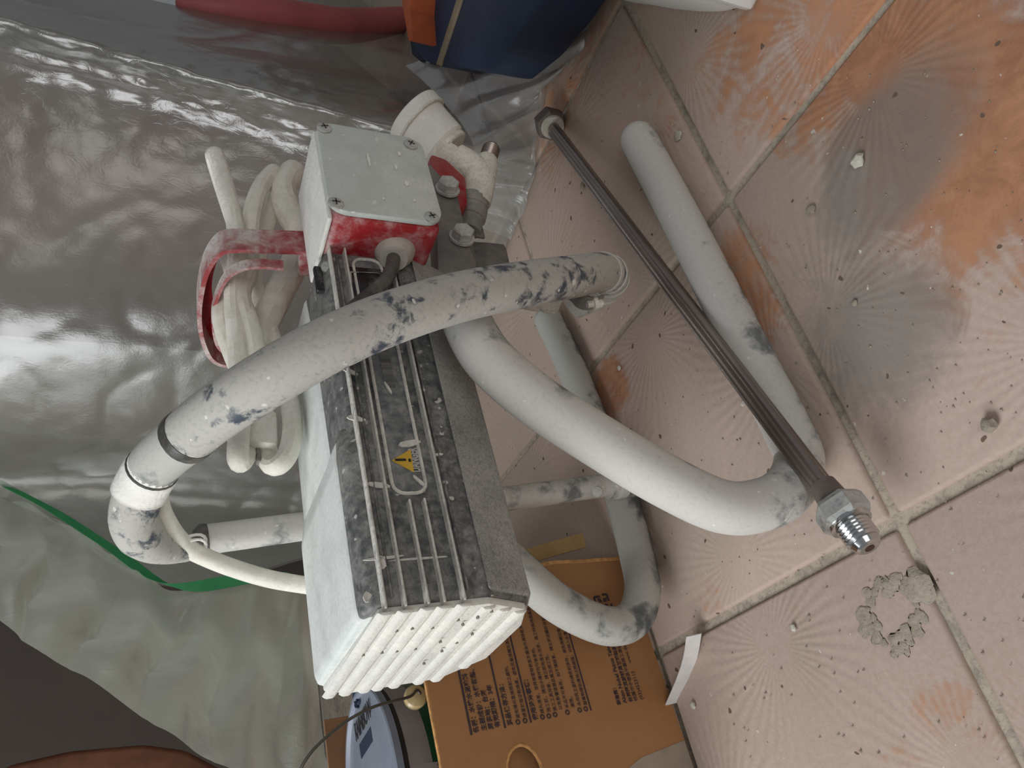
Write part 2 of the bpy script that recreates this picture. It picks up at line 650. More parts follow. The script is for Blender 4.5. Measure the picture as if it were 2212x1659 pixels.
M['ink_white'] = plain('pale_grey_lettering', (176, 176, 172), 0.6)
M['ink_box'] = plain('dark_violet_print', (66, 52, 56), 0.7, 0, 0.2, 200)
M['card'] = dusty('brown_corrugated_card', (160, 112, 70), (172, 128, 88), 0.45, 14, 0.3, 0.6, bump=0.06, blot=5)
M['card_in'] = plain('card_inner_face', (138, 100, 70), 0.8)
M['card_edge'] = plain('torn_card_edge', (196, 146, 92), 0.85, 0, 0.25, 200, 0.6)
M['box_tape'] = plain('greyish_packing_tape', (158, 146, 130), 0.35)
M['tan_tape'] = plain('yellowed_tape_strip', (186, 152, 104), 0.4)
M['paper'] = plain('white_paper_strip', (212, 210, 206), 0.6)
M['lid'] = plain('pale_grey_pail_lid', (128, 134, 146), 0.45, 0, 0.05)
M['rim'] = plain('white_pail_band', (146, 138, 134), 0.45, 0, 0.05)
M['green_can'] = plain('dark_green_print', (20, 74, 48), 0.4, 0, 0.1)
M['green_pale'] = plain('pale_green_print', (140, 178, 150), 0.45)
M['wire'] = plain('galvanised_wire', (120, 118, 110), 0.35, 0.8)
M['ear'] = plain('amber_plastic_ear', (200, 176, 130), 0.2, 0, 0.08)
M['green_tape'] = plain('green_masking_tape', (56, 146, 90), 0.6, 0, 0.08)
M['blue'] = plain('blue_woven_cover', (42, 56, 80), 0.55, 0, 0.15, 25)
M['navy'] = plain('navy_binding', (38, 46, 66), 0.6)
M['tan'] = plain('tan_seam_tape', (150, 132, 108), 0.6)
M['orange'] = plain('orange_card', (196, 96, 56), 0.6)
M['red_bag'] = plain('red_plastic_sack', (168, 90, 90), 0.5, 0, 0.12, 12)
M['white_tub'] = plain('white_plastic_tub', (226, 228, 226), 0.4, 0, 0.03)
M['cab'] = plain('mauve_brown_panel', (112, 84, 80), 0.7, 0, 0.12, 6)
M['cab_brown'] = plain('brown_panel', (96, 70, 56), 0.7, 0, 0.12, 6)
M['wall'] = plain('taupe_wall_paint', (92, 84, 78), 0.9, 0, 0.06, 5)
M['wood'] = plain('brown_varnished_wood', (112, 72, 52), 0.5, 0, 0.25, 18)
M['film'] = clear_plastic('masking_film', (176, 178, 168), 0.34, 0.27, 0.38, gloss=0.75, base_crumple=0.10)
M['film2'] = clear_plastic('masking_film_loose', (234, 238, 222), 0.63, 0.42, 0.6, base_crumple=0.3, gloss=0.4)
M['film_layer'] = clear_plastic('masking_film_second_layer', (206, 210, 198), 0.36, 0.40, 0.6, base_crumple=0.3, gloss=0.3)
M['film_floor'] = clear_plastic('masking_film_on_floor', (214, 216, 214), 0.32, 0.30, 0.4, base_crumple=0.3, gloss=0.35)
M['plaster'] = dusty('dried_plaster', (178, 172, 158), (206, 202, 190), 0.6, 120, 0.2, 0.9, bump=0.8)
M['plaster_grey'] = dusty('dried_grey_filler', (142, 132, 116), (168, 158, 142), 0.55, 120, 0.2, 0.9, bump=0.8)

# ------------------------------------------------------------------ floor: grout bed and tiles
floor = link('floor', mesh_from('bed', [(-1.2, -0.9, -0.0035), (2.6, -0.9, -0.0035), (2.6, 2.2, -0.0035), (-1.2, 2.2, -0.0035)],
                                [(0, 1, 2, 3)]), M['grout'], loc=(0, 0, 0), smooth=0)
floor['kind'] = 'structure'
TS, GAP = 0.25, 0.0068
TH = math.radians(-2.4)
tdir, ndir = Vector((math.cos(TH), math.sin(TH), 0)), Vector((-math.sin(TH), math.cos(TH), 0))
J1 = Vector((0.3612, 0.2540, 0))
tile_me = box((0, 0, -0.006), (TS - GAP, TS - GAP, 0.012), 0.0025)
tile_me.materials.append(M['tile'])
for p in tile_me.polygons:
    p.use_smooth = True
tile_me.set_sharp_from_angle(angle=math.radians(50))
for i in range(-2, 5):
    for j in range(-1, 3):
        c = J1 + tdir * ((i - 0.5) * TS) + ndir * ((j + 0.5) * TS)
        o = bpy.data.objects.new('tile', tile_me)
        COL.objects.link(o)
        o.parent = floor
        o.location = c + Vector((0, 0, random.uniform(-0.0006, 0.0004)))
        o.rotation_euler = (0, 0, TH + random.uniform(-0.004, 0.004))

wall = link('wall_back', mesh_from('w', [(-1.2, 1.75, 0), (2.6, 1.75, 0), (2.6, 1.75, 2.2), (-1.2, 1.75, 2.2)], [(0, 1, 2, 3)]),
            M['wall'], smooth=0)
wall['kind'] = 'structure'

# ------------------------------------------------------------------ paint sprayer
sp = empty('paint_sprayer', (0.25, 0.377, 0.0),
           'grey tube-framed paint sprayer with ribbed motor and red gear box, coated in white dust', 'sprayer')


def part(name, me, mat, parent=None, smooth=30):
    return link(name, me, M[mat], parent or sp, smooth)


# --- legs (skid + bend + riser in one tube)
near_leg = [flo(1380, 302, 0.0148), flo(1485, 500, 0.0148), flo(1606, 740, 0.0148), flo(1702, 930, 0.0148), flo(1726, 995, 0.0152),
            at(1704, 1056, 0.289), at(1646, 1090, 0.292), at(1560, 1094, 0.295), at(1440, 1040, 0.298), at(1300, 957, 0.300), at(1160, 866, 0.302),
            at(1060, 780, 0.304), at(1016, 710, 0.306), at(1004, 665, 0.308)]
lp = catmull(near_leg, 8)
part('leg_tube', sweep(lp, 0.0148, 24, 'round'), 'frame')
far_leg = [flo(1184, 690, 0.0135), flo(1230, 785, 0.0135), flo(1270, 885, 0.0135), flo(1322, 1010, 0.0135), flo(1350, 1100, 0.0135), flo(1375, 1200, 0.0138),
           at(1388, 1272, 0.469), at(1368, 1336, 0.468), at(1312, 1352, 0.466), at(1225, 1316, 0.463), at(1145, 1254, 0.459),
           (0.215, 0.452, 0.160), (0.26, 0.445, 0.185), (0.33, 0.44, 0.195)]
lp2 = catmull(far_leg, 8)
part('leg_tube', sweep(lp2, 0.0138, 24, 'round'), 'frame_dark')

# --- upright tube behind the motor, with collar on the skid and dark cap on top
u0, u1 = at(1345, 1043, 0.452), at(440, 1166, 0.452)
part('upright_tube', sweep([u0, u0.lerp(u1, 0.5), u1], 0.0092, 20), 'frame')
du = (u1 - u0).normalized()
col1 = part('collar', sweep([u0 + du * 0.001, u0 + du * 0.008, u0 + du * 0.009, u0 + du * 0.016], [0.0125, 0.0125, 0.0108, 0.0108], 20), 'frame')
part('hex_nut', hexnut(u0 - du * 0.006, u0 + du * 0.001, 0.023), 'fitting_dark', col1)
part('bolt', lathe(at(1288, 1062, 0.448), (-0.4, -0.7, 0.3), [(-0.004, 0.004), (0.001, 0.005), (0.004, 0.004), (0.005, 0.001)], 12), 'frame')
part('tube_cap', lathe(u1 + du * -0.002, du, [(0, 0.0096), (0.004, 0.0098), (0.008, 0.006), (0.009, 0.001)], 16), 'black_flex')

# --- motor
AX0, AX1 = 0.116, 0.338


def motor_prof(a, top, nb=0.322, fb=0.443, inset=0.0):
    return [(a, nb, top - 0.004), (a, nb, 0.222), (a, 0.336, 0.194), (a, 0.362, 0.186), (a, 0.415, 0.186), (a, fb, 0.206),
            (a, fb + 0.002, top - 0.020), (a, fb - 0.010, top), (a, nb + 0.016, top), (a, nb + 0.006, top - 0.0012)]


def loft(sections, bevel=0.0, segs=3):
    n = len(sections[0])
    v = [p for s in sections for p in s]
    f = []
    for i in range(len(sections) - 1):
        for k in range(n):
            k2 = (k + 1) % n
            f.append((i * n + k, i * n + k2, (i + 1) * n + k2, (i + 1) * n + k))
    f += [tuple(range(n)), tuple((len(sections) - 1) * n + k for k in range(n))]
    me = mesh_from('loft', v, f)
    if bevel:
        bm = bmesh.new()
        bm.from_mesh(me)
        bmesh.ops.bevel(bm, geom=list(bm.edges), offset=bevel, segments=segs, affect='EDGES', profile=0.5, clamp_overlap=True)
        bm.to_mesh(me)
        bm.free()
    return me


# casting: a dark near side, frosted belly, dust-laden top: three shells of one casting
motor = part('motor_body', loft([motor_prof(0.150, 0.2795), motor_prof(AX1, 0.2785)], 0.003), 'motor_dark')
belly = part('motor_belly', loft([
    [(a, 0.3195, 0.222), (a, 0.3345, 0.1925), (a, 0.362, 0.183), (a, 0.418, 0.183), (a, 0.447, 0.205), (a, 0.445, 0.215), (a, 0.40, 0.21), (a, 0.345, 0.215)]
    for a in (AX0 + 0.001, AX1 + 0.002)], 0.002), 'motor_belly', motor)
# dust covered upper shell
def top_shell(a, top, nb):
    return [(a, nb, top - 0.012), (a, nb + 0.003, top - 0.004), (a, nb + 0.012, top), (a, 0.432, top), (a, 0.449, top - 0.010),
            (a, 0.4515, top - 0.03), (a, 0.447, 0.215), (a, 0.43, 0.215), (a, 0.43, top - 0.022), (a, nb + 0.016, top - 0.022)]
part('motor_top', loft([top_shell(0.205, 0.2805, 0.346), top_shell(0.30, 0.2800, 0.352), top_shell(AX1, 0.2795, 0.358)], 0.002), 'motor_top', motor)
# fan cover: bigger box on the end, its inner edge rounded off
fan = part('fan_cover', loft([
    [(a, 0.330 + e, 0.2818 - e * .6), (a, 0.3235 + e, 0.2795 - e * .6), (a, 0.3205 + e, 0.2745 - e * .6), (a, 0.3205 + e, 0.222), (a, 0.336, 0.194), (a, 0.362, 0.186), (a, 0.415, 0.186), (a, 0.445 - e, 0.206),
     (a, 0.447 - e, 0.262), (a, 0.434, 0.281 - e)] for a, e in ((0.1145, 0.0015), (0.120, 0.0), (0.198, 0.0), (0.212, 0.003), (0.222, 0.008))],
    0.002), 'motor_dark')
fan_top = part('cover_top', loft([
    [(a, 0.3310 + e, 0.2775 - e * .8), (a, 0.337, 0.2828 - e), (a, 0.432, 0.2835 - e), (a, 0.448 - e, 0.272 - e), (a, 0.4485 - e * .6, 0.225),
     (a, 0.44, 0.225), (a, 0.43, 0.262), (a, 0.336, 0.265)] for a, e in ((0.1140, 0.0015), (0.119, 0.0), (0.196, 0.0), (0.212, 0.003), (0.224, 0.009))],
    0.002), 'motor_top', fan)
end_pl = part('end_grille', prism([(0.1148, 0.3225, 0.276), (0.1148, 0.3225, 0.222), (0.1148, 0.337, 0.196), (0.1148, 0.362, 0.188), (0.1148, 0.415, 0.188),
                                   (0.1148, 0.444, 0.208), (0.1148, 0.446, 0.264), (0.1148, 0.434, 0.279)], (-0.0042, 0, 0), 0.0015), 'fan_end', fan)
# cooling fins: along the near side and across the end
rows = [at(824, 1310, 0.32).z, at(868, 1310, 0.32).z, at(917, 1305, 0.32).z, at(952, 1303, 0.32).z, at(996, 1300, 0.32).z]
ends = [0.336, 0.336, at(872, 1085, 0.32).x, at(912, 1082, 0.32).x, 0.336]
for z, e in zip(rows, ends):
    z = z - 0.001
    f = join(box(((0.112 + e) / 2, 0.3190, z), (e - 0.112, 0.0056, 0.0012), 0.0004, segs=1))
    part('cooling_fin', f, 'fin_edge', motor)
for k, z in enumerate(rows + [0.2225, 0.2115, 0.2005]):
    z = z - 0.001
    b0 = 0.3175 if k < 5 else 0.325 + (k - 5) * 0.006
    b1 = 0.4445 - (0.0 if z > 0.208 else 0.02)
    pl = [(0.111, b0, z + 0.0044), (0.1090, b0, z + 0.0020), (0.1090, b0, z - 0.0020), (0.111, b0, z - 0.0044)]
    part('grille_rib', prism(pl, (0, b1 - b0, 0), 0.0012, 2), 'fan_end', fan)
for (cx_, cy_) in ((1435, 660), (1345, 700), (1220, 715), (1250, 745), (1055, 765), (925, 770), (825, 785), (1310, 805), (1105, 855),
                   (1210, 860), (1115, 915), (945, 900), (825, 915), (730, 925), (1000, 995), (610, 940)):
    c = ata(580 + cx_ / 2.968, 1100 + cy_ / 2.968, 0.1086)
    part('vent_hole', prism([c + Vector((0, -0.0014, 0.0005)), c + Vector((0, 0.0011, 0.0006)), c + Vector((0, 0.0004, -0.0008))], (0.0012, 0, 0)), 'bore_grey', fan, 0)
# groove lines beside the fins (narrow raised bead)
zb = at(990, 1200, 0.3195).z
for px in (843, 1012):
    zz = at(px, 1300, 0.32).z - 0.001
    part('casting_bead', box((0.225, 0.3203, zz), (0.215, 0.0026, 0.0011), 0.0004, segs=1), 'motor_dark', motor)

# name plate with the warning
zt, zlo = rows[1] - 0.0055, rows[4] + 0.0055
la0, la1 = at(885, 1066, 0.32).x, 0.330
lab = part('name_plate', box(((la0 + la1) / 2, 0.3212, (zt + zlo) / 2), (la1 - la0, 0.002, zt - zlo), 0.0008), 'label_grey', motor)
fr = []
rad = 0.006
pth = []
for (ca, cz, a0) in ((la0 + rad, zlo + rad, 180), (la1 - rad, zlo + rad, 270), (la1 - rad, zt - rad, 0), (la0 + rad, zt - rad, 90)):
    for k in range(5):
        an = math.radians(a0 + k * 22.5)
        pth.append((ca + rad * math.cos(an), 0.3197, cz + rad * math.sin(an)))
part('plate_border', sweep(pth, 0.0010, 6, closed=True), 'fin_edge', lab)
yb = 0.3198
tri = [at(846, 995, yb), at(886.5, 971, yb), at(894, 1021, yb)]
part('warning_triangle', prism(tri, (0, -0.0004, 0)), 'yellow', lab, 0)
e0, e1, e2, e3 = at(853, 994.5, yb), at(876, 994.5, yb), at(882, 995.5, yb), at(887, 995.5, yb)
for p, q, w in ((e0, e1, 0.0012), (e2, e3, 0.0016)):
    part('exclamation_mark', box((p + q) / 2 + Vector((0, -0.0006, 0)), ((w), 0.0004, (p - q).length)), 'ink_black', lab, 0)
d0, d1 = at(908, 1020, yb), at(899, 968, yb)
tm = text_mesh('DANGER', 0.0068, 0.00012, 0.00022)
xs = [v.co.x for v in tm.vertices]
sc_ = (d1 - d0).length / (max(xs) - min(xs))
tm.transform(Matrix.Diagonal((sc_, 1.0, 1, 1)))
part('danger_lettering', place(tm, d0 + Vector((0, -0.0002, 0)), (1, 0, (d1 - d0).z / (d1 - d0).x), (0, 0, 1)), 'ink_white', lab, 0)
# raised fine lines of the plate
for k in range(9):
    zz = zlo + 0.006 + k * (zt - zlo - 0.012) / 8
    part('plate_line', box((0.272, 0.3201, zz), (0.075, 0.0006, 0.0006)), 'motor_dark', lab, 0)
# splashes of thick paint on the near side
for (px, py, ln, wd, an) in ((818, 1048, .012, .003, 80), (885, 958, .013, .0035, 100), (830, 1205, .02, .0018, 92),
                             (905, 1207, .03, .0012, 90), (904, 1038, .008, .0022, 35), (752, 800, .012, .003, 60), (838, 838, .009, .0015, 20),
                             (946, 982, .006, .002, 95), (770, 905, .010, .004, 80), (822, 1215, .007, .005, 0), (792, 1290, .005, .004, 0)):
    c = at(px, py, 0.3196)
    an = math.radians(an)
    ring = []
    for k in range(9):
        t = 2 * math.pi * k / 9
        x, y = ln / 2 * math.cos(t), wd / 2 * math.sin(t) * random.uniform(.6, 1.3)
        ring.append(c + Vector((x * math.cos(an) - y * math.sin(an), -0.0004, x * math.sin(an) + y * math.cos(an))))
    part('paint_splash', prism(ring, (0, 0.0008, 0)), 'fin_edge', motor)

# upper name plate near the gear box, mostly behind the hose
part('switch_plate', box(at(795, 620, 0.3205), (0.030, 0.002, 0.022), 0.0006), 'black_label', motor)
pb = [at(757, 588, .319), at(828, 590, .319), at(832, 650, .319), at(762, 655, .319)]
part('plate_border', sweep(pb, 0.0007, 6, closed=True), 'fin_edge', motor)
part('screw', lathe(at(712, 580, 0.326), (0, -1, 0.3), [(0, 0.0052), (0.002, 0.005), (0.0032, 0.003), (0.0034, 0.0005)], 14), 'screw', motor)
part('black_panel', box(at(688, 605, 0.3285), (0.020, 0.004, 0.0045), 0.001), 'black_label', motor)

# --- red gear box with grey cover plate
q0, q1, q2, q3 = (0.335, 0.292, 0.278), (0.4155, 0.292, 0.2785), (0.4155, 0.292, 0.2095), (0.334, 0.292, 0.2095)
gear = part('gear_box', prism([q0, q1, q2, q3], (0, 0.058, 0), 0.006, 3), 'red')
# dust crust on the upper face of the box
part('dust_crust', prism([(0.334, 0.294, 0.2765), (0.414, 0.294, 0.2770), (0.414, 0.349, 0.2770), (0.334, 0.349, 0.2765)], (0, 0, 0.0032), 0.0015), 'white_dust', gear)
gear_back = part('gear_case', loft([[(a, 0.345, 0.200), (a, 0.345, 0.262), (a, 0.36, 0.268), (a, 0.40, 0.268), (a, 0.44, 0.255), (a, 0.44, 0.195)]
                                    for a in (0.338, 0.352)], 0.003), 'red_clean')
# cover plate, rounded corners
cpl = []
cr = 0.011
for (ca, cz, a0) in ((0.3355 + cr, 0.2095 + cr, 180), (0.4165 - cr, 0.2095 + cr, 270), (0.4165 - cr, 0.2795 - cr, 0), (0.3355 + cr, 0.2795 - cr, 90)):
    for k in range(6):
        an = math.radians(a0 + k * 18)
        cpl.append((ca + cr * math.cos(an), 0.2925, cz + cr * math.sin(an)))
cover = part('cover_plate', prism(cpl, (0, -0.0042, 0), 0.0012), 'plate')
for (px, py) in ((700, 277), (887, 313), (725, 440), (932, 470)):
    c = at(px, py, 0.2880)
    hd = lathe(c, (0, -1, 0), [(0, 0.0046), (0.0008, 0.0046), (0.0016, 0.0034), (0.0019, 0.0004)], 16)
    nf = len(hd.polygons)
    an = px * 0.013
    hd = join(hd, *[box(c + Vector((0, -0.0018, 0)), (0.0046, 0.0007, 0.0009), rot=Matrix.Rotation(an + q * math.pi / 2, 3, 'Y')) for q in (0, 1)])
    hd.materials.append(M['screw'])
    hd.materials.append(M['slot'])
    for p_ in hd.polygons[nf:]:
        p_.material_index = 1
    scw = part('screw', hd, 'screw', cover)
for (px, py, l, w, an) in ((796, 346, .0135, .0017, 88), (862, 333, .004, .002, 60), (878, 397, .005, .003, 80), (855, 362, .005, .002, 70),
                           (828, 430, .002, .0018, 0), (895, 434, .002, .0015, 0)):
    c = at(px, py, 0.2880)
    part('paint_fleck', prism([c + Vector((l / 2 * math.cos(math.radians(an)) * math.cos(t) * 0 + (l / 2) * math.cos(t), 0, (w / 2) * math.sin(t)))
                               for t in [2 * math.pi * k / 8 for k in range(8)]], (0, -0.0006, 0)), 'white_dust', cover)
# cable gland on the motor-side face, black flex leaving it
g0, g1 = at(852, 520, 0.318), at(850, 572, 0.310)
gd = (g1 - g0).normalized()
gl = part('cable_gland', lathe(g0 - gd * 0.006, gd, [(0, 0.0105), (0.004, 0.0140), (0.012, 0.0142), (0.020, 0.0128), (0.0275, 0.0098), (0.030, 0.0085), (0.0300, 0.005)], 24), 'gland')
part('gland_ring', sweep([g0 + gd * 0.0045 + Vector((0.0001, 0.0142 * math.cos(t), 0.0142 * math.sin(t))) for t in [2 * math.pi * k / 24 for k in range(24)]],
                         0.0006, 6, closed=True), 'black_flex', gl)
fx = catmull([g0 + gd * 0.020, at(846, 580, 0.309), at(832, 606, 0.311), at(805, 632, 0.312), at(770, 660, 0.313), at(730, 700, 0.32)], 6)
part('motor_flex', sweep(fx, 0.0042, 12, 'round'), 'black_flex')

# --- bolted plate and pump block
poly = [(928, 352), (952, 379), (968, 383), (985, 402), (996, 450), (1012, 520), (1030, 570), (1034, 640), (948, 640), (942, 480)]
plate = part('mounting_plate', prism([at(x, y, 0.336) for x, y in poly], (0, 0.016, 0), 0.0015), 'bracket')
for (px, py) in ((966, 411), (997, 515)):
    c = at(px, py, 0.335)
    ax = Vector((0.10, -0.95, 0.1)).normalized()
    w = part('washer', cyl(c, c + ax * 0.0018, 0.0092, 20), 'screw', plate)
    part('hex_bolt', hexnut(c + ax * 0.0012, c + ax * 0.0085, 0.0136), 'screw', plate)
part('pump_block', prism([at(x, y, 0.354) for x, y in ((930, 330), (965, 342), (1008, 384), (1012, 440), (992, 450), (940, 420))], (0, 0.05, 0), 0.003), 'red_clean')
# sheet-metal brackets below
part('lower_bracket', prism([at(x, y, 0.375) for x, y in ((985, 440), (1034, 456), (1049, 512), (1018, 507), (1034, 590), (1010, 600))], (0, 0.003, 0), 0.0008), 'bracket')
part('splash_guard', prism([at(x, y, 0.385) for x, y in ((1030, 522), (1052, 523), (1088, 527), (1094, 536), (1104, 580), (1104, 610), (1010, 610), (1014, 520))],
                           (0, 0.003, 0), 0.0008), 'bracket')

# --- gauge, hex adapter, elbow, threaded outlet
gf, gb = at(890, 247, 0.356), at(962, 318, 0.362)
gx = (gf - gb).normalized()
gl_ = (gf - gb).length
gauge = part('pressure_gauge', lathe(gb, gx, [(0, 0.0195), (0.002, 0.0215), (gl_ * 0.45, 0.0225), (gl_ * 0.72, 0.0235), (gl_ * 0.74, 0.0262),
                                              (gl_ * 0.97, 0.0268), (gl_, 0.0255), (gl_, 0.0225), (gl_ - 0.003, 0.022)], 36), 'white_dust')
bw = part('gauge_back', lathe(gb - gx * 0.0055, gx, [(0, 0.018), (0.0012, 0.0198), (0.004, 0.0200), (0.0056, 0.0190)], 32), 'brass_white', gauge)
part('gauge_rim', sweep([gb + gx * (gl_ * 0.73) + (gx.cross(Vector((0, 1, 0))).normalized() * math.cos(t) + gx.cross(gx.cross(Vector((0, 1, 0)))).normalized() * math.sin(t)) * 0.0255
                         for t in [2 * math.pi * k / 36 for k in range(36)]], 0.0013, 8, closed=True), 'brass_white', gauge)
h0, h1 = at(948, 325, 0.358), at(982, 346, 0.358)
h1 = h0 + (h1 - h0)
part('hex_adapter', hexnut(h0, h1, 0.0185), 'brass_white')
e0, e1, e2 = at(984, 344, 0.358), at(1036, 380, 0.358), at(1020, 440, 0.372)
el = part('elbow', sweep(catmull([e0, at(1012, 360, 0.358), at(1034, 382, 0.359), at(1033, 410, 0.363), at(1026, 436, 0.368)], 8), 0.0132, 20), 'brass_white')
part('elbow_ring', sweep([e0 + (e0 - e1).normalized() * 0.001, e0 - (e0 - e1).normalized() * 0.006], [0.0128, 0.0128], 20), 'brass_white', el)
c0, c1 = at(1026, 428, 0.366), at(1010, 500, 0.376)
part('outlet_pipe', sweep([c0, c0.lerp(c1, 0.28), c0.lerp(c1, 0.3), c0.lerp(c1, 0.32), c0.lerp(c1, 0.62), c0.lerp(c1, 0.64), c1],
                          [0.0122, 0.0122, 0.0112, 0.0125, 0.0125, 0.0110, 0.0105], 22), 'fitting_dark')
t0, t1 = at(1044, 372, 0.357), at(1062, 320, 0.356)
td = (t1 - t0).normalized()
tl = (t1 - t0).length
port = part('threaded_port', thread(t0 + td * tl * 0.42, t1, 0.0078, 0.0020), 'steel_thread')
part('port_collar', sweep([t0 - td * 0.004, t0 + td * tl * 0.2, t0 + td * tl * 0.22, t0 + td * tl * 0.45], [0.0112, 0.0112, 0.0094, 0.0092], 20), 'brass_white', port)
part('bore', cyl(t1 - td * 0.001, t1 + td * 0.0004, 0.0050, 16), 'bore', port)

# --- cord hook: red channel with dust on its crown
HA = 0.374
hk = catmull([ata(x, y, HA) for x, y in ((690, 526), (640, 524), (570, 522), (510, 520), (476, 527), (450, 560), (436, 605), (430, 660), (436, 710), (452, 750), (472, 766), (494, 771))], 5)
hook = part('cord_hook', strip(hk, (0.019, 0, 0), 0.0030), 'red_dusted')
hk2 = catmull([ata(x, y, 0.356) for x, y in ((612, 574), (560, 570), (520, 576), (490, 596), (470, 634), (460, 680), (466, 730), (480, 752), (500, 762))], 5)
part('hook_lip', strip(hk2, (0.007, 0, 0), 0.0022), 'red_dusted', hook)
part('hook_web', prism([p + Vector((0.0105, 0, 0)) for p in hk[10:]] + [Vector((0.3845, p.y, p.z)) for p in reversed(hk2[4:])], (-0.002, 0, 0)), 'red_clean', hook)
part('hook_foot', prism([ata(x, y, 0.384) for x, y in ((640, 500), (700, 500), (715, 552), (640, 552))], (-0.02, 0, 0), 0.002), 'red_dusted', hook)

# --- power cord in a long coil, with its plug
def loop(right, left, dz, bb, tilt=0.0, r=0.0052):
    """elongated turn between two picture ends"""
    R_, L_ = at(*right, bb), at(*left, bb)
    d = (R_ - L_)
    n = Vector((0, 0.6, 0.8))
    pts = []
    for k in range(20):
        t = 2 * math.pi * k / 20
        c = (R_ + L_) / 2 + d * 0.5 * (abs(math.cos(t)) ** 0.8 * (1 if math.cos(t) > 0 else -1))
        pts.append(c + n * dz * math.sin(t) + Vector((0, tilt * math.cos(t), -0.010 * math.cos(t) ** 2 * 0)))
    return pts
cord_runs = [
    [at(466, 335, .385), at(478, 372, .382), at(494, 430, .378), at(508, 482, .378), at(512, 560, .38), at(505, 640, .385), at(512, 740, .39), at(520, 860, .395),
     at(516, 940, .395), at(514, 985, .396), at(520, 999, .404), at(535, 980, .412)],
    [at(466, 335, .385), at(462, 340, .397), at(480, 400, .405), at(520, 520, .41), at(560, 640, .41), at(600, 770, .405), at(622, 850, .402), at(632, 920, .40),
     at(624, 975, .40), at(602, 1004, .402), at(582, 1000, .41), at(576, 968, .416)],
    [at(590, 372, .40), at(566, 400, .395), at(550, 440, .39), at(540, 500, .388), at(535, 590, .39), at(520, 640, .385), at(545, 730, .39), at(575, 800, .392)],
    [at(590, 372, .40), at(600, 392, .408), at(588, 450, .41), at(566, 520, .412), at(545, 600, .412), at(500, 620, .40), at(478, 680, .40), at(500, 760, .405), at(540, 850, .41)],
    [at(632, 372, .405), at(612, 410, .40), at(625, 460, .396), at(646, 498, .392), at(640, 560, .40), at(600, 640, .405), at(560, 720, .408)],
    [at(494, 560, .39), at(520, 640, .388), at(548, 720, .386), at(560, 800, .39)],
]
for i, run in enumerate(cord_runs):
    rr = (0.0062, 0.0062, 0.0066, 0.006, 0.010, 0.0058)[i]
    part('power_cord', sweep(catmull(run, 6), rr, 12, 'round'), 'cord')
pw = [at(536, 952, .40), at(602, 960, .40), at(600, 890, .40), at(575, 868, .40), at(545, 872, .40)]
plug = part('plug', prism(pw, (0, 0.022, 0), 0.003), 'cord')
part('plug_neck', sweep([at(560, 875, .411), at(566, 840, .411), at(575, 800, .41)], [0.0095, 0.0075, 0.006], 14), 'cord', plug)
for x in (537, 557):
    part('prong', box(at(x, 976, .409), (0.016, 0.0055, 0.0022), 0.0004, segs=1), 'fitting_dark', plug)

# --- suction hose
hz = [(1238, 652, .365), (1292, 628, .345), (1318, 600, .318), (1300, 588, .300), (1250, 596, .287), (1180, 606, .278), (1090, 622, .271), (1000, 640, .268), (900, 668, .267), (800, 704, .269),
      (700, 750, .274), (600, 806, .285), (520, 856, .300), (450, 905, .320), (398, 948, .338)]
hp = catmull([at(*h) for h in hz], 7)
hose = part('suction_hose', sweep(hp, 0.0133, 24), 'hose')
ring_ = hp[-2]
part('hose_clip', sweep([hp[-3], hp[-2], hp[-1]], [0.0136, 0.0138, 0.0136], 24), 'black_flex', hose)
s2 = catmull([at(398, 948, .338), at(362, 976, .352), at(333, 1006, .365)], 6)
part('hose_cuff', sweep(s2, 0.0129, 24), 'frame_dark', hose)
s3 = catmull([at(335, 1004, .364), at(318, 1030, .374), at(306, 1052, .381), at(300, 1066, .385)], 5)
part('hose_sleeve', sweep(s3, [0.0128] * 2 + [0.0136] * (len(s3) - 4) + [0.0140, 0.0128], 24), 'white_dust', hose)
part('sleeve_ring', sweep([s3[1], s3[2]], [0.0133, 0.0133], 24), 'black_flex', hose)
s4 = catmull([at(302, 1060, .384), at(292, 1095, .393), at(290, 1125, .401), at(304, 1155, .410), at(330, 1176, .420), at(362, 1187, .429), at(404, 1190, .438)], 6)
n4 = len(s4)
part('hose_elbow', sweep(s4, [0.0122 - 0.006 * max(0, (i / (n4 - 1) - 0.5)) * 2 for i in range(n4)], 22, 'round'), 'hose', hose)
# drain line and tie wire
dr = catmull([at(342, 1062, .395), at(346, 1095, .402), at(362, 1130, .412), at(384, 1162, .424), at(410, 1186, .434), at(440, 1202, .438), at(500, 1226, .440), at(580, 1250, .442),
              at(660, 1264, .446), at(740, 1275, .452)], 6)
drain = part('drain_line', sweep(dr, 0.0052, 14, 'round'), 'cord')
tc_ = at(407, 1183, .434)
for k in range(2):
    part('tie_wire', sweep([tc_ + Vector((0.003 * k + 0.0015 * math.sin(2 * t), 0.0085 * math.cos(t), 0.0095 * math.sin(t))) for t in [2 * math.pi * j / 18 for j in range(18)]],
                           0.0009, 6, closed=True), 'white_dust', drain)
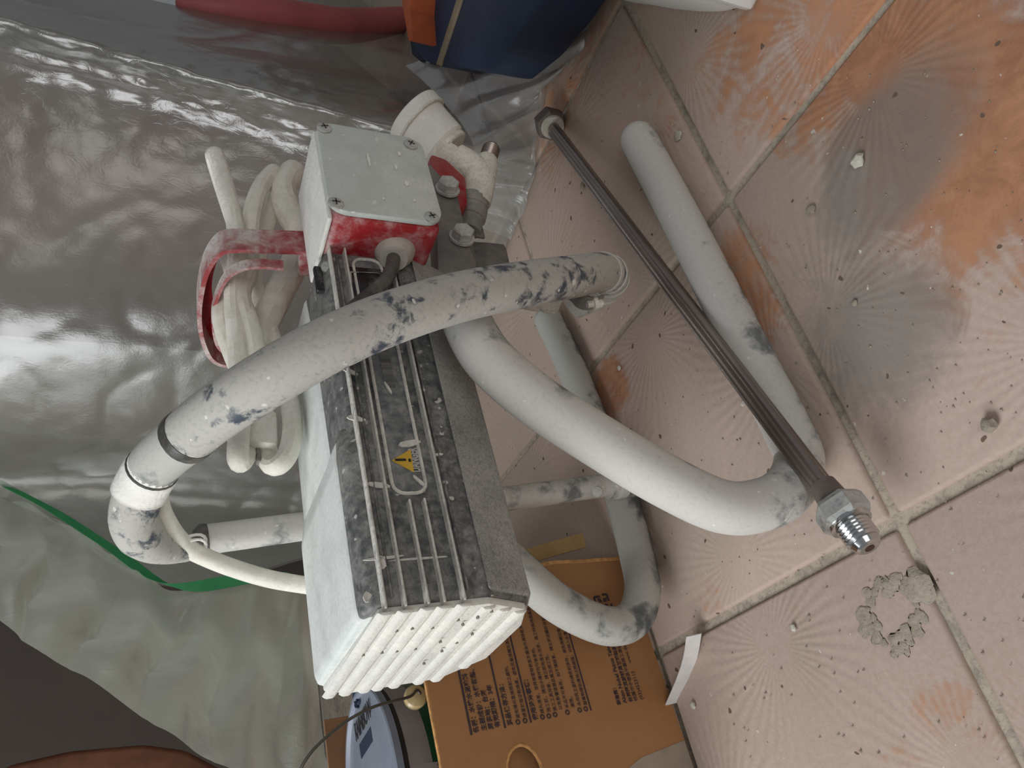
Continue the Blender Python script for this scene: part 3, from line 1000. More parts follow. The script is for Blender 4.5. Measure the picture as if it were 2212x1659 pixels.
# hose clamp, pump inlet casting and wire clip
part('pump_inlet', prism([at(x, y, .335) for x, y in ((1070, 628), (1120, 612), (1226, 620), (1218, 648), (1206, 657), (1160, 654), (1120, 645), (1070, 643))], (0, 0.010, 0), 0.002), 'brass_white')
part('inlet_lug', prism([at(x, y, .33) for x, y in ((1060, 640), (1092, 632), (1082, 668), (1066, 668))], (0, 0.006, 0), 0.001), 'brass_white')
clp = catmull([at(1222, 628, .318), at(1242, 636, .312), at(1256, 650, .310), at(1278, 656, .310), at(1296, 650, .314)], 5)
clamp = part('hose_clamp', strip(clp, (0, 0.012, 0), 0.0018), 'fitting_dark')
part('clamp_screw', lathe(at(1268, 658, .309), (0.1, -0.3, -1), [(0, 0.0026), (0.004, 0.0026), (0.0042, 0.0044), (0.007, 0.0044), (0.008, 0.002)], 12), 'brass_white', clamp)
part('wing_nut', box(at(1290, 655, .310), (0.0045, 0.005, 0.0085), 0.0012), 'brass_white', clamp)
cw = [at(x, y, .333) for x, y in ((1169, 660), (1168, 668), (1176, 673), (1198, 675), (1203, 671), (1208, 656), (1218, 640), (1225, 622))]
part('wire_clip', sweep(cw, 0.0010, 8, 'round'), 'brass_white')
# wrapped band at the hose's lower end
for i in (9, 13, 17, 20):
    part('hose_band', sweep([hp[i], hp[i + 1]], [0.01385, 0.01385], 24), 'frame', hose)

# ------------------------------------------------------------------ extension rod
p1 = flo(1710, 960, 0.0365)
p0 = flo(1192, 272, 0.0125)
dv = (p1 - p0)
rod = empty('extension_rod', p0 + dv * 0.5 - Vector((0, 0, (p0.z + p1.z) / 2)),
            'brown-grey polished metal extension tube with hex nuts at both ends, lying across the near skid', 'rod')
L = dv.normalized()


def along(t):
    return p0 + dv * t


link('tube', sweep([along(0.015), along(0.5), along(1.075)], 0.0060, 20), M['rod'], rod)
for s in (1, -1):
    off = L.cross(Vector((0, 0, 1))).normalized() * 0.0036 * s + Vector((0, 0, 0.0024))
    link('tube_ridge', sweep([along(0.02) + off, along(0.5) + off, along(1.082) + off], 0.0033, 12), M['rod'], rod)
link('far_nut', hexnut(along(-0.03), along(0.005), 0.0275), M['nut_brown'], rod)
link('far_washer', sweep([along(0.005), along(0.011)], [0.0120, 0.0112], 20), M['plaster'], rod)
link('tube_end', sweep([along(1.07), along(1.104)], [0.0074, 0.0088], 18), M['nut_brown'], rod)
nutp = link('near_nut', hexnut(along(1.098), along(1.128), 0.0245, 0.2), M['nut'], rod, 25)
link('nut_collar', sweep([along(1.127), along(1.1315), along(1.133)], [0.0114, 0.0114, 0.0090], 24), M['chrome'], rod)
link('thread', thread(along(1.132), along(1.156), 0.0092, 0.0021, 24), M['chrome'], rod)
link('nipple', sweep([along(1.155), along(1.158), along(1.164), along(1.166)], [0.0074, 0.0078, 0.0066, 0.0052], 24), M['chrome'], rod)
link('bore', cyl(along(1.1655), along(1.1665), 0.0026, 14), M['bore'], rod)

# ------------------------------------------------------------------ cardboard box with its print
FB = 0.514
bx0, bx1, bz = -0.045, 0.2045, 0.1912
carton = empty('cardboard_box', (0.08, 0.627, 0.0), 'brown cardboard carton with dark Chinese print on its front, standing open behind the sprayer', 'box')


def cpart(name, me, mat, parent=None, smooth=30):
    return link(name, me, M[mat], parent or carton, smooth)


# front panel with the hand hole cut through (built around the oval)
hc = Vector((0.0585, FB, 0.1345))
ha, hb = 0.0185, 0.0130
hole = [(hc.x + (ha if math.cos(t) > 0 else ha) * math.cos(t), hc.z + hb * math.sin(t)) for t in [2 * math.pi * k / 24 for k in range(24)]]
outer = []
for k in range(24):
    t = 2 * math.pi * k / 24
    dx, dz = math.cos(t), math.sin(t)
    sx = ((bx1 if dx > 0 else bx0) - hc.x) / dx if abs(dx) > 1e-6 else 1e9
    sz = ((bz if dz > 0 else 0.0015) - hc.z) / dz if abs(dz) > 1e-6 else 1e9
    s_ = min(sx, sz)
    outer.append((hc.x + dx * s_, hc.z + dz * s_))
# snap the closest ring points to the corners
for cx_, cz_ in ((bx0, 0.0015), (bx1, 0.0015), (bx1, bz), (bx0, bz)):
    i_ = min(range(24), key=lambda k: (outer[k][0] - cx_) ** 2 + (outer[k][1] - cz_) ** 2)
    outer[i_] = (cx_, cz_)
v_, f_ = [], []
for yy in (FB, FB + 0.0035):
    v_ += [(x, yy, z) for x, z in outer] + [(x, yy, z) for x, z in hole]
for k in range(24):
    k2 = (k + 1) % 24
    f_.append((k, k2, 24 + k2, 24 + k))
    f_.append((48 + k, 72 + k, 72 + k2, 48 + k2))
    f_.append((k, 48 + k, 48 + k2, k2))
    f_.append((24 + k, 24 + k2, 72 + k2, 72 + k))
cpart('front_panel', mesh_from('front', v_, f_), 'card', smooth=0)
rim = [(x, FB - 0.0002 + 0.0012 * random.random(), z) for x, z in hole]
cpart('hand_hole_rim', sweep(rim, 0.0012, 6, closed=True), 'card_edge')
edge = [(bx1 - 0.0005 + random.uniform(-.0009, .0009), FB + 0.0018, 0.004 + k * 0.0125) for k in range(16)]
cpart('torn_edge', sweep(edge, 0.0024, 6), 'card_edge')
top_e = [(bx0 + k * 0.0249, FB + 0.0018, bz + random.uniform(-.0003, .0003)) for k in range(11)]
cpart('top_edge', sweep(top_e, 0.0016, 6), 'card_edge')
cpart('back_panel', box(((bx0 + bx1) / 2 - 0.02, 0.742, 0.1075), (bx1 - bx0 - 0.04, 0.0035, 0.212)), 'card_in', smooth=0)
cpart('left_panel', box((bx0 + 0.002, 0.628, 0.0965), (0.0035, 0.226, 0.19)), 'card_in', smooth=0)
cpart('right_panel', box((bx1 - 0.0055, 0.628, 0.0665), (0.0035, 0.226, 0.13)), 'card_in', smooth=0)
cpart('inner_flap', box((0.07, FB + 0.012, 0.125), (0.20, 0.0035, 0.12)), 'card', smooth=0)
cpart('bottom_panel', box(((bx0 + bx1) / 2, 0.628, 0.003), (bx1 - bx0 - 0.01, 0.226, 0.0035)), 'card_in', smooth=0)
tp = [Vector((0.0572, FB - 0.0004, 0.0020)), Vector((0.0525, FB - 0.0004, 0.0430)), Vector((0.0478, FB - 0.0004, 0.0560)), Vector((bx0 + .004, FB - 0.0004, 0.0600)), Vector((bx0 + .004, FB - 0.0004, 0.0020))]
cpart('packing_tape', prism(tp, (0, 0.0003, 0)), 'box_tape', smooth=0)

PY = FB - 0.0004


def printed(s, x, z, size, length=None, name='printed_line', bold=0.0):
    me = text_mesh(s, size, 0.00008, bold)
    xs = [v.co.x for v in me.vertices]
    if length:
        k = length / (max(xs) - min(xs))
        me.transform(Matrix.Diagonal((k, 1, 1, 1)))
    place(me, (x, PY, z), (1, 0, 0), (0, 0, 1))
    cpart(name, me, 'ink_box', smooth=0)


def rule(z, x0, x1, th):
    cpart('printed_rule', box(((x0 + x1) / 2, PY, z), (x1 - x0, 0.00016, th)), 'ink_box', smooth=0)


for (px, py, th) in ((1018.5, 1588, .0016), (1091.4, 1573, .0013), (1147, 1561, .0013), (1276.7, 1535, .0011)):
    q = at(px, py, FB)
    rule(q.z, q.x, bx1 - 0.010, th)
S = 0.0044
LINES = [  # picture start of the line, words, size, picture end (None: natural length)
    (1034, 1583, '名稱：水性水泥塗料', S, None, 0.00012),
    (1051, 1578, '主要成份：水性樹脂、二氧化鈦、顏料、助劑', S, None, 0.00012),
    (1066, 1575, '原產地：台灣', S, None, 0.00012),
    (1080, 1571, '有效期限：3年', S, None, 0.00012),
    (1107, 1567, '產品保存方法：', S, None, 0.00012),
    (1122.5, 1552, '避免陽光直接照射之處所。', 0.0032, None, 0),
    (1137.5, 1549, '請置於陰涼乾燥處，避免兒童接觸及高溫場所，並保持容器直立密封存放。', 0.0032, None, 0),
    (1161.5, 1555, '使用注意事項：', S, None, 0.00014),
    (1175, 1541, '請先清潔，並將被塗物表面灰塵油污清除乾淨，待乾燥後再行施工塗裝。', 0.0032, None, 0),
    (1189, 1538, '施工前，請加水攪拌均勻後使用。', 0.0032, None, 0),
    (1202.5, 1536, '施工工具用畢，請立即用清水洗淨，施工時保持通風良好並配戴防護用具', 0.0032, None, 0),
    (1214.5, 1533, '以免影響塗膜品質及施工性。', 0.0032, None, 0),
    (1228.5, 1530, '本品不可食用，如不慎誤食，請立即送醫診治並攜帶本產品包裝供醫師參考', 0.0032, None, 0),
    (1241, 1528, '處理。', 0.0032, None, 0),
    (1255, 1525, '未用完之塗料請密封保存，避免接觸空氣，並儘速於期限內使用完畢。', 0.0032, None, 0),
    (1268, 1523, '廢棄物請依環保法規處理，勿倒入水溝，以維護環境整潔及用水安全。', 0.0032, None, 0),
    (1341, 1522, '製造商：', 0.0036, None, 0.0001),
    (1354, 1518.5, 'Akzo Nobel Paints Taiwan Ltd.', 0.0044, 0.0475, 0.0001),
    (1366.5, 1516.5, '台灣阿克蘇諾貝爾塗料股份有限公司', 0.0039, None, 0.0001),
    (1377, 1514, '桃園市中壢區中園路工業區', 0.0036, None, 0),
    (1389.5, 1511.5, '(03)4523115     www.de', 0.0042, 0.043, 0),
]
for (px, py, s, size, e, bold) in LINES:
    q = at(px, py, FB)
    printed(s, q.x, q.z, size, None, bold=bold)
for (px, py) in ((1118.6, 1560), (1134, 1557), (1171.6, 1549), (1185.5, 1547), (1199, 1544), (1225.6, 1539), (1252, 1534), (1265, 1531.6)):
    q = at(px, py, FB)
    cpart('printed_bullet', sweep([(q.x + 0.0014 * math.cos(t), PY, q.z + 0.0014 * math.sin(t)) for t in [2 * math.pi * k / 14 for k in range(14)]], 0.00045, 6, closed=True), 'ink_box')
# recycling mark: four bent arrows pointing at the middle
rc = at(1303, 1303, FB)
for k in range(4):
    M2 = Matrix.Rotation(k * math.pi / 2, 2)
    body = [(-0.0012, 0.0066), (-0.0066, 0.0066), (-0.0078, 0.0054), (-0.0078, 0.0012), (-0.0060, 0.0012), (-0.0060, 0.0042), (-0.0054, 0.0048), (-0.0012, 0.0048)]
    arrow = [(-0.0012, 0.0048), (-0.0030, 0.0048), (-0.0036, 0.0034), (-0.0044, 0.0042), (-0.0040, 0.0008), (-0.0008, 0.0014), (-0.0018, 0.0022)]
    arrow = [(-0.0047, 0.0033), (-0.0033, 0.0047), (-0.0021, 0.0035), (-0.0012, 0.0042), (-0.0006, 0.0006), (-0.0042, 0.0012), (-0.0035, 0.0021)]
    for pl in (body, arrow):
        pts = [M2 @ Vector(p) for p in pl]
        cpart('recycling_arrow', prism([(rc.x + p.x, PY, rc.z + p.y) for p in pts], (0, 0.00016, 0)), 'ink_box', smooth=0)
# strip of old tape standing off the torn edge
tpz = [at(1128, 1207, .548), at(1160, 1196, .547), at(1200, 1184, .545), at(1262, 1167, .542)]
tt = link('tape_strip', strip(catmull(tpz, 5), at(1255, 1150, .543) - at(1262, 1180, .543), 0.0012), M['tan_tape'])
tag(tt, 'short tan strip of stiff tape sticking up above the carton side edge under the motor', 'tape')

# ------------------------------------------------------------------ paint pail in the carton
pc, pr_, pz = Vector((0.085, 0.648, 0.0055)), 0.0775, 0.2045
pail = empty('paint_pail', pc, 'white-lidded paint pail lettered RAINBOW with green sides, inside the cardboard box', 'bucket')


def ppart(name, me, mat, parent=None, smooth=30):
    return link(name, me, M[mat], parent or pail, smooth)


ppart('pail_body', lathe(pc, (0, 0, 1), [(0, 0.066), (0.002, 0.068), (0.13, 0.0735), (0.172, 0.0748)], 48), 'green_can')
ppart('pale_band', lathe(pc + Vector((0, 0, 0.146)), (0, 0, 1), [(0, 0.0746), (0.006, 0.0748)], 48), 'green_pale')
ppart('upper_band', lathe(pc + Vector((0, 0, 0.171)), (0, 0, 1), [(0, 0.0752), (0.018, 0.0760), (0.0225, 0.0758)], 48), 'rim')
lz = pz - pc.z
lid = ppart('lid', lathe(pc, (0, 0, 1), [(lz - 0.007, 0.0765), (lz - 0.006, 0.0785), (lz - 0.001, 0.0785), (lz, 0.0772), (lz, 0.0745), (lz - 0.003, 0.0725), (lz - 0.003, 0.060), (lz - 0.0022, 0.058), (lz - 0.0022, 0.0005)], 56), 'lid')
ppart('lid_groove', lathe(pc, (0, 0, 1), [(lz - 0.0105, 0.0762), (lz - 0.007, 0.0762)], 48), 'ink_black')
R0_, W0_ = flo(770, 1602, pz - 0.0022), flo(803, 1546, pz - 0.0022)
exd = (W0_ - R0_)
tm = text_mesh('RAINBOW', 0.020, 0.00012, 0.0003)
xs = [v.co.x for v in tm.vertices]
k = exd.length / (max(xs) - min(xs))
tm.transform(Matrix.Diagonal((k, 1.0, 1, 1)))
eyd = Vector((0, 0, 1)).cross(exd.normalized())
ppart('lid_lettering', place(tm, R0_ + Vector((0, 0, 0.0003)), exd, eyd), 'ink_black', lid, 0)
bl = R0_ + exd * 0.5 - eyd * 0.011
ppart('lid_print_block', place(box((0, 0, 0.0002), (exd.length * 0.72, 0.011, 0.0003)), bl, exd, eyd), 'navy', lid, 0)
em = R0_ + exd * 0.42 + eyd * 0.026
for kk in range(3):
    arc = [(0.010 * (1 - kk * .28) * math.cos(t) + kk * .002, 0.010 * (1 - kk * .28) * math.sin(t), 0.0004) for t in [0.5 + kk + 0.3 * j for j in range(11)]]
    ppart('lid_emblem', place(sweep(arc, [0.0004 + 0.0014 * math.sin(math.pi * j / 10) for j in range(11)], 6), em, exd, eyd), 'navy', lid)
ear_c = at(899, 1505, 0.5685)
ear = ppart('handle_ear', lathe(ear_c + Vector((0, 0.004, 0)), (0.05, -1, 0.1), [(0, 0.0085), (0.004, 0.0088), (0.006, 0.0075), (0.0072, 0.004), (0.0074, 0.001)], 24), 'ear')
hw = catmull([ear_c + Vector((0.001, -0.004, -0.002)), ear_c + Vector((0.003, -0.006, 0.001)), at(885, 1505, .562), at(840, 1517, .56), at(800, 1530, .558), at(750, 1557, .556), at(700, 1597, .555), at(670, 1628, .555), at(648, 1665, .556), at(632, 1720, .560)], 6)
ppart('handle_wire', sweep(hw, 0.0011, 8, 'round'), 'wire')
# white figure printed on the green side
fg = at(925, 1655, 0.573)
ppart('side_figure', box(fg, (0.0045, 0.0012, 0.014), rot=Matrix.Rotation(0.1, 3, 'Y')), 'rim', smooth=0)
ppart('side_figure', box(fg + Vector((-0.008, 0.0002, -0.006)), (0.014, 0.0012, 0.004)), 'rim', smooth=0)

# ------------------------------------------------------------------ things behind and beside
# cabinet hidden under the film
cabp = [(0.83, 0.555), (1.14, 0.70), (1.60, 0.90), (1.60, 1.45), (0.80, 1.45), (0.69, 0.95), (0.69, 0.76), (0.76, 0.63)]
cab = empty('draped_cabinet', (1.0, 0.95, 0.0), 'mauve-brown cabinet standing hidden behind the plastic sheeting', 'cabinet')
link('carcass', prism([(x, y, 0.03) for x, y in cabp], (0, 0, 0.95), 0.006), M['cab'], cab)
link('plinth', prism([(x * 0.97 + 0.035, y * 0.97 + 0.03, 0.0) for x, y in cabp], (0, 0, 0.0299)), M['cab_brown'], cab)

sk_p = [ata(x, y, a) for x, y, a in ((880, 40, 1.19), (800, 52, 1.14), (720, 55, 1.10), (620, 40, 1.07), (500, 22, 1.05), (400, 8, 1.05))]
sk_c = catmull(sk_p, 5)
sack = link('red_sack', sweep(sk_c, [0.012 + 0.014 * math.sin(math.pi * min(1, 0.1 + 0.9 * i / (len(sk_c) - 1))) ** 0.7 for i in range(len(sk_c))], 20, 'round'), M['red_bag'])
tag(sack, 'red plastic sack glowing dully through the sheeting at the top edge', 'bag')

# blue mat
def mat_poly(pts, z, dz, name, mat, parent, bev=0.004):
    return link(name, prism([flo(x, y, z) for x, y in pts], (0, 0, dz), bev), M[mat], parent)
zb_ = 0.07
bm_ = flo(1000, 60, zb_)
mat_e = empty('blue_mat', (bm_.x, bm_.y, 0), 'folded blue mat with a tan seam, lying at the foot of the sheeting', 'mat')
mat_poly([(893, -60), (888, 40), (897, 112), (912, 130), (944, 141), (1006, -60)], zb_, -0.055, 'mat_half', 'blue', mat_e)
mat_poly([(1012, -60), (950, 141), (1048, 149), (1105, 96), (1160, 22), (1210, -60)], zb_ - 0.002, -0.055, 'mat_half', 'blue', mat_e)
mat_poly([(1004, -60), (941, 139), (949, 142), (1015, -60)], zb_ + 0.001, -0.004, 'seam', 'tan', mat_e, 0.001)
mat_poly([(884, -60), (880, 45), (889, 118), (908, 134), (914, 131), (899, 112), (891, 40), (896, -60)], zb_ - 0.01, -0.04, 'binding', 'navy', mat_e, 0.002)
ob = link('orange_card', prism([flo(x, y, 0.10) for x, y in ((868, -60), (866, -5), (882, 88), (890, 86), (886, 20), (892, -60))], (0, 0, -0.095), 0.001), M['orange'])
tag(ob, 'thin upright orange card between the blue mat and the red sack', 'card')

# white tub corner at the top edge
tub = empty('white_tub', (0.60, 0.12, 0), 'white plastic tub with a rounded lower corner standing on the tiles at the top edge', 'tub')
tb = []
f0, f1, f2, f3, f4, f5, f6 = [flo(x, y, 0.004) for x, y in ((1330, -12), (1430, 17), (1500, 27), (1560, 29), (1600, 20), (1640, 1), (1680, -25))]
back = [f5 + Vector((0.05, -0.06, 0)), f5 + Vector((0.16, -0.08, 0)), f0 + Vector((0.15, -0.10, 0)), f0 + Vector((0.08, -0.01, 0))]
ring = catmull([f0, f1, f2, f3, f4, f5] + back, 4, closed=True)
cen = sum(ring, Vector()) / len(ring)
secs = []
for (z, s_) in ((0.0005, 0.90), (0.002, 0.955), (0.006, 0.985), (0.012, 0.995), (0.03, 1.0), (0.26, 1.0)):
    secs.append([Vector((cen.x + (p.x - cen.x) * s_, cen.y + (p.y - cen.y) * s_, z)) for p in ring])
link('tub_body', loft(secs), M['white_tub'], tub)
link('tub_rim', sweep([p + Vector((0, 0, 0.002)) for p in secs[-1]], 0.004, 8, closed=True), M['white_tub'], tub)

# brown wooden thing at the bottom left
bd = [at(x, y, 1.2) for x, y in ((-60, 1700), (20, 1650), (150, 1620), (310, 1606), (400, 1618), (480, 1660), (520, 1720), (510, 1830), (-40, 1830))]
wd = empty('wooden_chair', (bd[3].x - 0.08, 1.21, 0.0), 'brown wooden chair back with a curved edge in the dark beyond the sheeting', 'chair')
link('back_board', prism(bd, (0, 0.03, 0), 0.008, 3), M['wood'], wd)
zl = min(p.z for p in bd)
for xx in (bd[7].x + 0.004, bd[7].x - 0.045):
    link('leg', sweep([(xx, 1.215, zl + 0.04), (xx, 1.215, 0.0)], [0.014, 0.011], 12), M['wood'], wd)

# curled paper strip
pp = [flo(1452, 1520, 0.002), flo(1478, 1460, 0.004), flo(1492, 1415, 0.006), flo(1499, 1372, 0.012)]
ps = link('paper_strip', strip(catmull(pp, 6), (0.0, 0.003, 0.0115), 0.0006), M['paper'])
tag(ps, 'narrow white paper strip curling out from beside the cardboard box across the grout', 'paper')

# ------------------------------------------------------------------ plaster crumbs and splats on the tiles
def crumb(px, py, r, label, mat='plaster', flat=0.5):
    c = flo(px, py, 0.0)
    bm = bmesh.new()
    bmesh.ops.create_icosphere(bm, subdivisions=2, radius=r)
    for v in bm.verts:
        n = mnoise.noise(v.co * (1.6 / r) + Vector((px, py, 0)))
        v.co *= 1 + 0.45 * n
        v.co.z *= flat
    zmin = min(v.co.z for v in bm.verts)
    for v in bm.verts:
        v.co += c
        v.co.z -= zmin + 0.0
    me = bpy.data.meshes.new('crumb')
    bm.to_mesh(me)
    bm.free()
    return tag(link('plaster_crumb', me, M[mat], smooth=40), label, 'debris', 'loose plaster crumbs on the tiles')


crumb(1857, 347, 0.0042, 'pale plaster crumb casting a small shadow on the dark smudged tile')
crumb(1755, 455, 0.0034, 'dull grey crumb between the near skid tip and the grey smudge', 'plaster_grey')
crumb(1467, 293, 0.0042, 'flat white plaster flake beside the near skid tip', 'plaster', 0.2)
crumb(1261, 402, 0.0033, 'round grey crumb beside the extension rod near its far nut', 'plaster_grey')
crumb(1340, 870 - 75, 0.0022, 'small pale crumb on the bare orange patch between the skids')
crumb(2145, 918, 0.0040, 'tan crumb on the orange ring mark at the right edge', 'plaster_grey', 0.7)
crumb(1500, 1523, 0.0026, 'tiny pale crumb beside the tape end of the carton')
crumb(1608, 872, 0.0022, 'tiny pale crumb on the tile inside the near leg loop')
crumb(1716, 1356, 0.0022, 'tiny pale crumb at the centre of the sunburst tile')
crumb(1848, 655, 0.0020, 'tiny crumb in the grout right of the leaning rod', 'plaster_grey')
# spattered grit
rnd = random.Random(5)
v_, f_ = [], []
for k in range(420):
    px, py = rnd.uniform(1080, 2212), rnd.uniform(150, 1659)
    c = flo(px, py, 0.0003)
    r = rnd.uniform(0.0004, 0.0012)
    n0 = len(v_)
    for j in range(4):
        a = j * math.pi / 2 + rnd.uniform(0, .8)
        v_.append(c + Vector((r * math.cos(a), r * 0.7 * math.sin(a), 0)))
    v_.append(c + Vector((0, 0, r * 0.8)))
    for j in range(4):
        f_.append((n0 + j, n0 + (j + 1) % 4, n0 + 4))
gr = link('plaster_grit', mesh_from('grit', v_, f_), M['plaster_grey'], smooth=0)
gr['kind'] = 'stuff'
tag(gr, 'fine plaster grit scattered over the tiles', 'grit')
# dried filler splat near the grout crossing
splat_parts = []
c0 = flo(1925, 1300, 0)
spl = None
rnd = random.Random(11)
meshes = []
flakes = [(1985, 1255, .0070, .40), (1998, 1278, .0055, .35), (1966, 1262, .0045, .40), (1975, 1285, .0045, .30), (1915, 1262, .0035, .40)]
for k in range(70):
    an = rnd.uniform(0.2, 2 * math.pi + 0.2)
    rr_ = rnd.gauss(1.0, 0.16)
    flakes.append((1925 + 58 * rr_ * math.cos(an), 1330 + 72 * rr_ * math.sin(an), rnd.uniform(.0012, .0036), rnd.uniform(.12, .3)))
for (px, py, r, fl) in flakes:
    c = flo(px, py, 0)
    bm = bmesh.new()
    bmesh.ops.create_icosphere(bm, subdivisions=2, radius=r)
    for v in bm.verts:
        n = mnoise.fractal(v.co * (1.3 / r) + Vector((px, py, 3)), 0.8, 2.0, 3)
        v.co *= 1 + 0.5 * n
        v.co.z = max(0.0, v.co.z * fl * 0.6)
        v.co += c
    me = bpy.data.meshes.new('s')
    bm.to_mesh(me)
    bm.free()
    meshes.append(me)
sp_o = link('plaster_splat', join(*meshes), M['plaster_grey'], smooth=40)
tag(sp_o, 'dried grey filler splat forming a broken ring beside the grout crossing', 'plaster')

# ------------------------------------------------------------------ plastic sheeting
def sheet(rows_, nu, nv, wr, seed, fold=None, crease=False):
    """rows_: list of control columns, each a list of points bottom -> top"""
    ncol = len(rows_)
    cols = []
    for c in rows_:
        cols.append(catmull(c, max(1, nv // (len(c) - 1))))
    nvv = len(cols[0])
    grid = []
    for j in range(nvv):
        line = catmull([c[j] for c in cols], max(1, nu // (ncol - 1)))
        grid.append(line)
    nuu = len(grid[0])
    out = []
    for j in range(nvv):
        for i in range(nuu):
            p = grid[j][i]
            du_ = grid[j][min(i + 1, nuu - 1)] - grid[j][max(i - 1, 0)]
            dv_ = grid[min(j + 1, nvv - 1)][i] - grid[max(j - 1, 0)][i]
            n = du_.cross(dv_)
            n = n.normalized() if n.length > 1e-9 else Vector((0, -1, 0))
            q = p * 1.0 + Vector((seed, seed * 1.7, 0))
            amp = wr[0] * mnoise.noise(Vector((q.x * 9, q.y * 9, q.z * 3)))
            rid = 1 - abs(mnoise.noise(Vector((q.x * 14 + 2 * q.z * 7, q.y * 14, q.z * 10))))
            amp += wr[1] * rid ** 4
            amp += wr[2] * mnoise.fractal(Vector((q.x * 60, q.y * 60, q.z * 60)), 0.9, 2.1, 3)
            if crease:
                dd = math.hypot(p.x - 0.695, p.y - 0.47)
                k_ = max(0.0, 1 - dd / 0.13)
                amp += 0.0022 * k_ * mnoise.fractal(Vector((q.x * 55, q.y * 55, q.z * 45)), 0.7, 2.1, 3)
            if fold:
                amp += fold(i / (nuu - 1), j / (nvv - 1))
            out.append(p + n * amp)
    faces = []
    for j in range(nvv - 1):
        for i in range(nuu - 1):
            faces.append((j * nuu + i, j * nuu + i + 1, (j + 1) * nuu + i + 1, (j + 1) * nuu + i))
    me = bpy.data.meshes.new('sheet')
    me.from_pydata([tuple(p) for p in out], [], faces)
    return me


film = empty('plastic_sheeting', (0.64, 0.45, 0.0), 'translucent crinkled plastic dust sheet draped behind the sprayer with green tape along its edge', 'sheeting')
plan = [(1.55, 0.76), (1.10, 0.590), (0.89, 0.520), (0.73, 0.458), (0.618, 0.430), (0.611, 0.460), (0.604, 0.492), (0.570, 0.57), (0.522, 0.67), (0.465, 0.77), (0.42, 0.86)]
tops = [(1.60, 0.80), (1.15, 0.64), (0.96, 0.580), (0.90, 0.530), (0.814, 0.480), (0.807, 0.510), (0.799, 0.542), (0.70, 0.615), (0.590, 0.71), (0.550, 0.82), (0.545, 0.90)]
colz = []
for (b_, t_) in zip(plan, tops):
    colz.append([Vector((b_[0] + (t_[0] - b_[0]) * k / 4, b_[1] + (t_[1] - b_[1]) * k / 4, 0.004 + 0.76 * k / 4)) for k in range(5)])
# slanting taped edge
tape_px = [(640, 1250, .86), (520, 1257, .875), (370, 1272, .885), (243, 1192, .895), (120, 1112, .90), (0, 1048, .905), (-200, 930, .91)]
tape_pts = [at(*t) for t in tape_px]
ed = catmull([Vector((0.40, 0.855, 0.004)), Vector((0.39, 0.86, 0.12)), tape_pts[1], tape_pts[2], tape_pts[3], tape_pts[5], tape_pts[6]], 6)
# resample the edge to five points
L_ = [0.0]
for a_, b_ in zip(ed, ed[1:]):
    L_.append(L_[-1] + (b_ - a_).length)
def samp(t):
    s_ = t * L_[-1]
    for i in range(len(L_) - 1):
        if L_[i + 1] >= s_:
            f = (s_ - L_[i]) / max(1e-9, L_[i + 1] - L_[i])
            return ed[i].lerp(ed[i + 1], f)
    return ed[-1]
colz.append([samp(k / 4) for k in range(5)])
link('film_layer', sheet([[p + Vector((0.012, 0.022, 0)) for p in c] for c in colz[8:]], 90, 60, (0.004, 0.003, 0.0005), 23.0), M['film_layer'], film, 180)
link('film_curtain', sheet(colz, 260, 150, (0.0035, 0.002, 0.0005), 3.0, None, True), M['film'], film, 180)
# film spread on the floor in front of the foot
foot = [(0.91, 0.522), (0.76, 0.466), (0.632, 0.432), (0.616, 0.465), (0.602, 0.512)]
outp = [(1255, -70), (1266, 82), (1172, 205), (1150, 395), (1100, 525)]
skc = []
for (fx_, fy_), (ox, oy) in zip(foot, outp):
    A = Vector((fx_, fy_, 0.07))
    B = flo(ox, oy, 0.0035)
    skc.append([B, A.lerp(B, 0.66) + Vector((0, 0, -0.016)), A.lerp(B, 0.33) + Vector((0, 0, -0.012)), A])


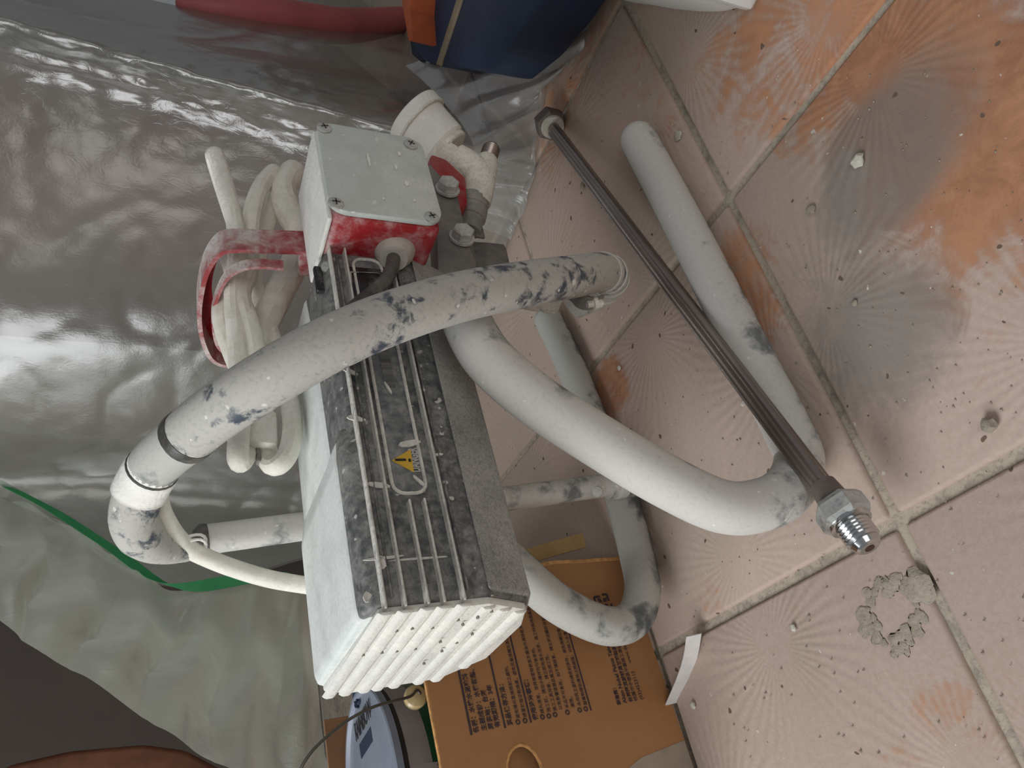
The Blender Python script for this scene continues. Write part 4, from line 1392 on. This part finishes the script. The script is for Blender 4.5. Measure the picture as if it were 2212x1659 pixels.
def fan_fold(u, v):
    return 0.007 * math.sin(u * 46 + math.sin(v * 3)) * (0.25 + 0.75 * math.sin(math.pi * min(1, v + 0.1)))


link('film_skirt', sheet(skc, 96, 42, (0.003, 0.002, 0.0008), 9.0, fan_fold), M['film_floor'], film, 180)
# tape
tcv = catmull([tape_pts[0] , tape_pts[1], tape_pts[2], tape_pts[3], tape_pts[4], tape_pts[5], tape_pts[6]], 6)
link('green_tape', strip([p + Vector((-0.002, -0.012, 0)) for p in tcv], (0.012, 0.0, 0.026), 0.0008), M['green_tape'], film, 60)
# loose film hanging to the left of the tape
loose_edge = [(720, 1690, .80), (610, 1690, .78), (480, 1652, .74), (330, 1560, .71), (180, 1455, .70), (60, 1385, .70), (0, 1338, .71), (-160, 1210, .74)]
lo_pts = [at(*t) for t in loose_edge]
mid_px = [(690, 1480, .80), (600, 1470, .80), (470, 1455, .77), (350, 1400, .74), (230, 1330, .73), (110, 1240, .74), (20, 1170, .76), (-170, 1060, .80)]
mi_pts = [at(*t) for t in mid_px]
tp_px = [(690, 1270, .88), (600, 1258, .87), (505, 1262, .875), (370, 1272, .88), (243, 1193, .89), (120, 1113, .895), (0, 1049, .90), (-200, 932, .905)]
tp_pts = [at(*t) for t in tp_px]
lc = [[a_, a_.lerp(b_, 0.55) + Vector((0, -0.012, 0.004)), b_, b_.lerp(c_, 0.5) + Vector((0.0, 0.025, 0)), c_] for a_, b_, c_ in zip(lo_pts, mi_pts, tp_pts)]


def flap_fold(u, v):
    s_ = 0.12 + 0.88 * math.sin(math.pi * min(1.0, v * 0.9 + 0.02))
    return s_ * (0.007 * math.sin(u * 44 + 2.2 * math.sin(v * 2.6)) + 0.006 * (1 - abs(math.sin(u * 21 + 1.4 * v))) ** 3)


lf = empty('loose_sheeting', (0.25, 0.78, 0.0), 'loose hazy plastic sheet billowing left of the green tape, above the open carton', 'sheeting')
link('film_flap', sheet(lc, 150, 70, (0.006, 0.003, 0.0006), 17.0, flap_fold), M['film2'], lf, 180)
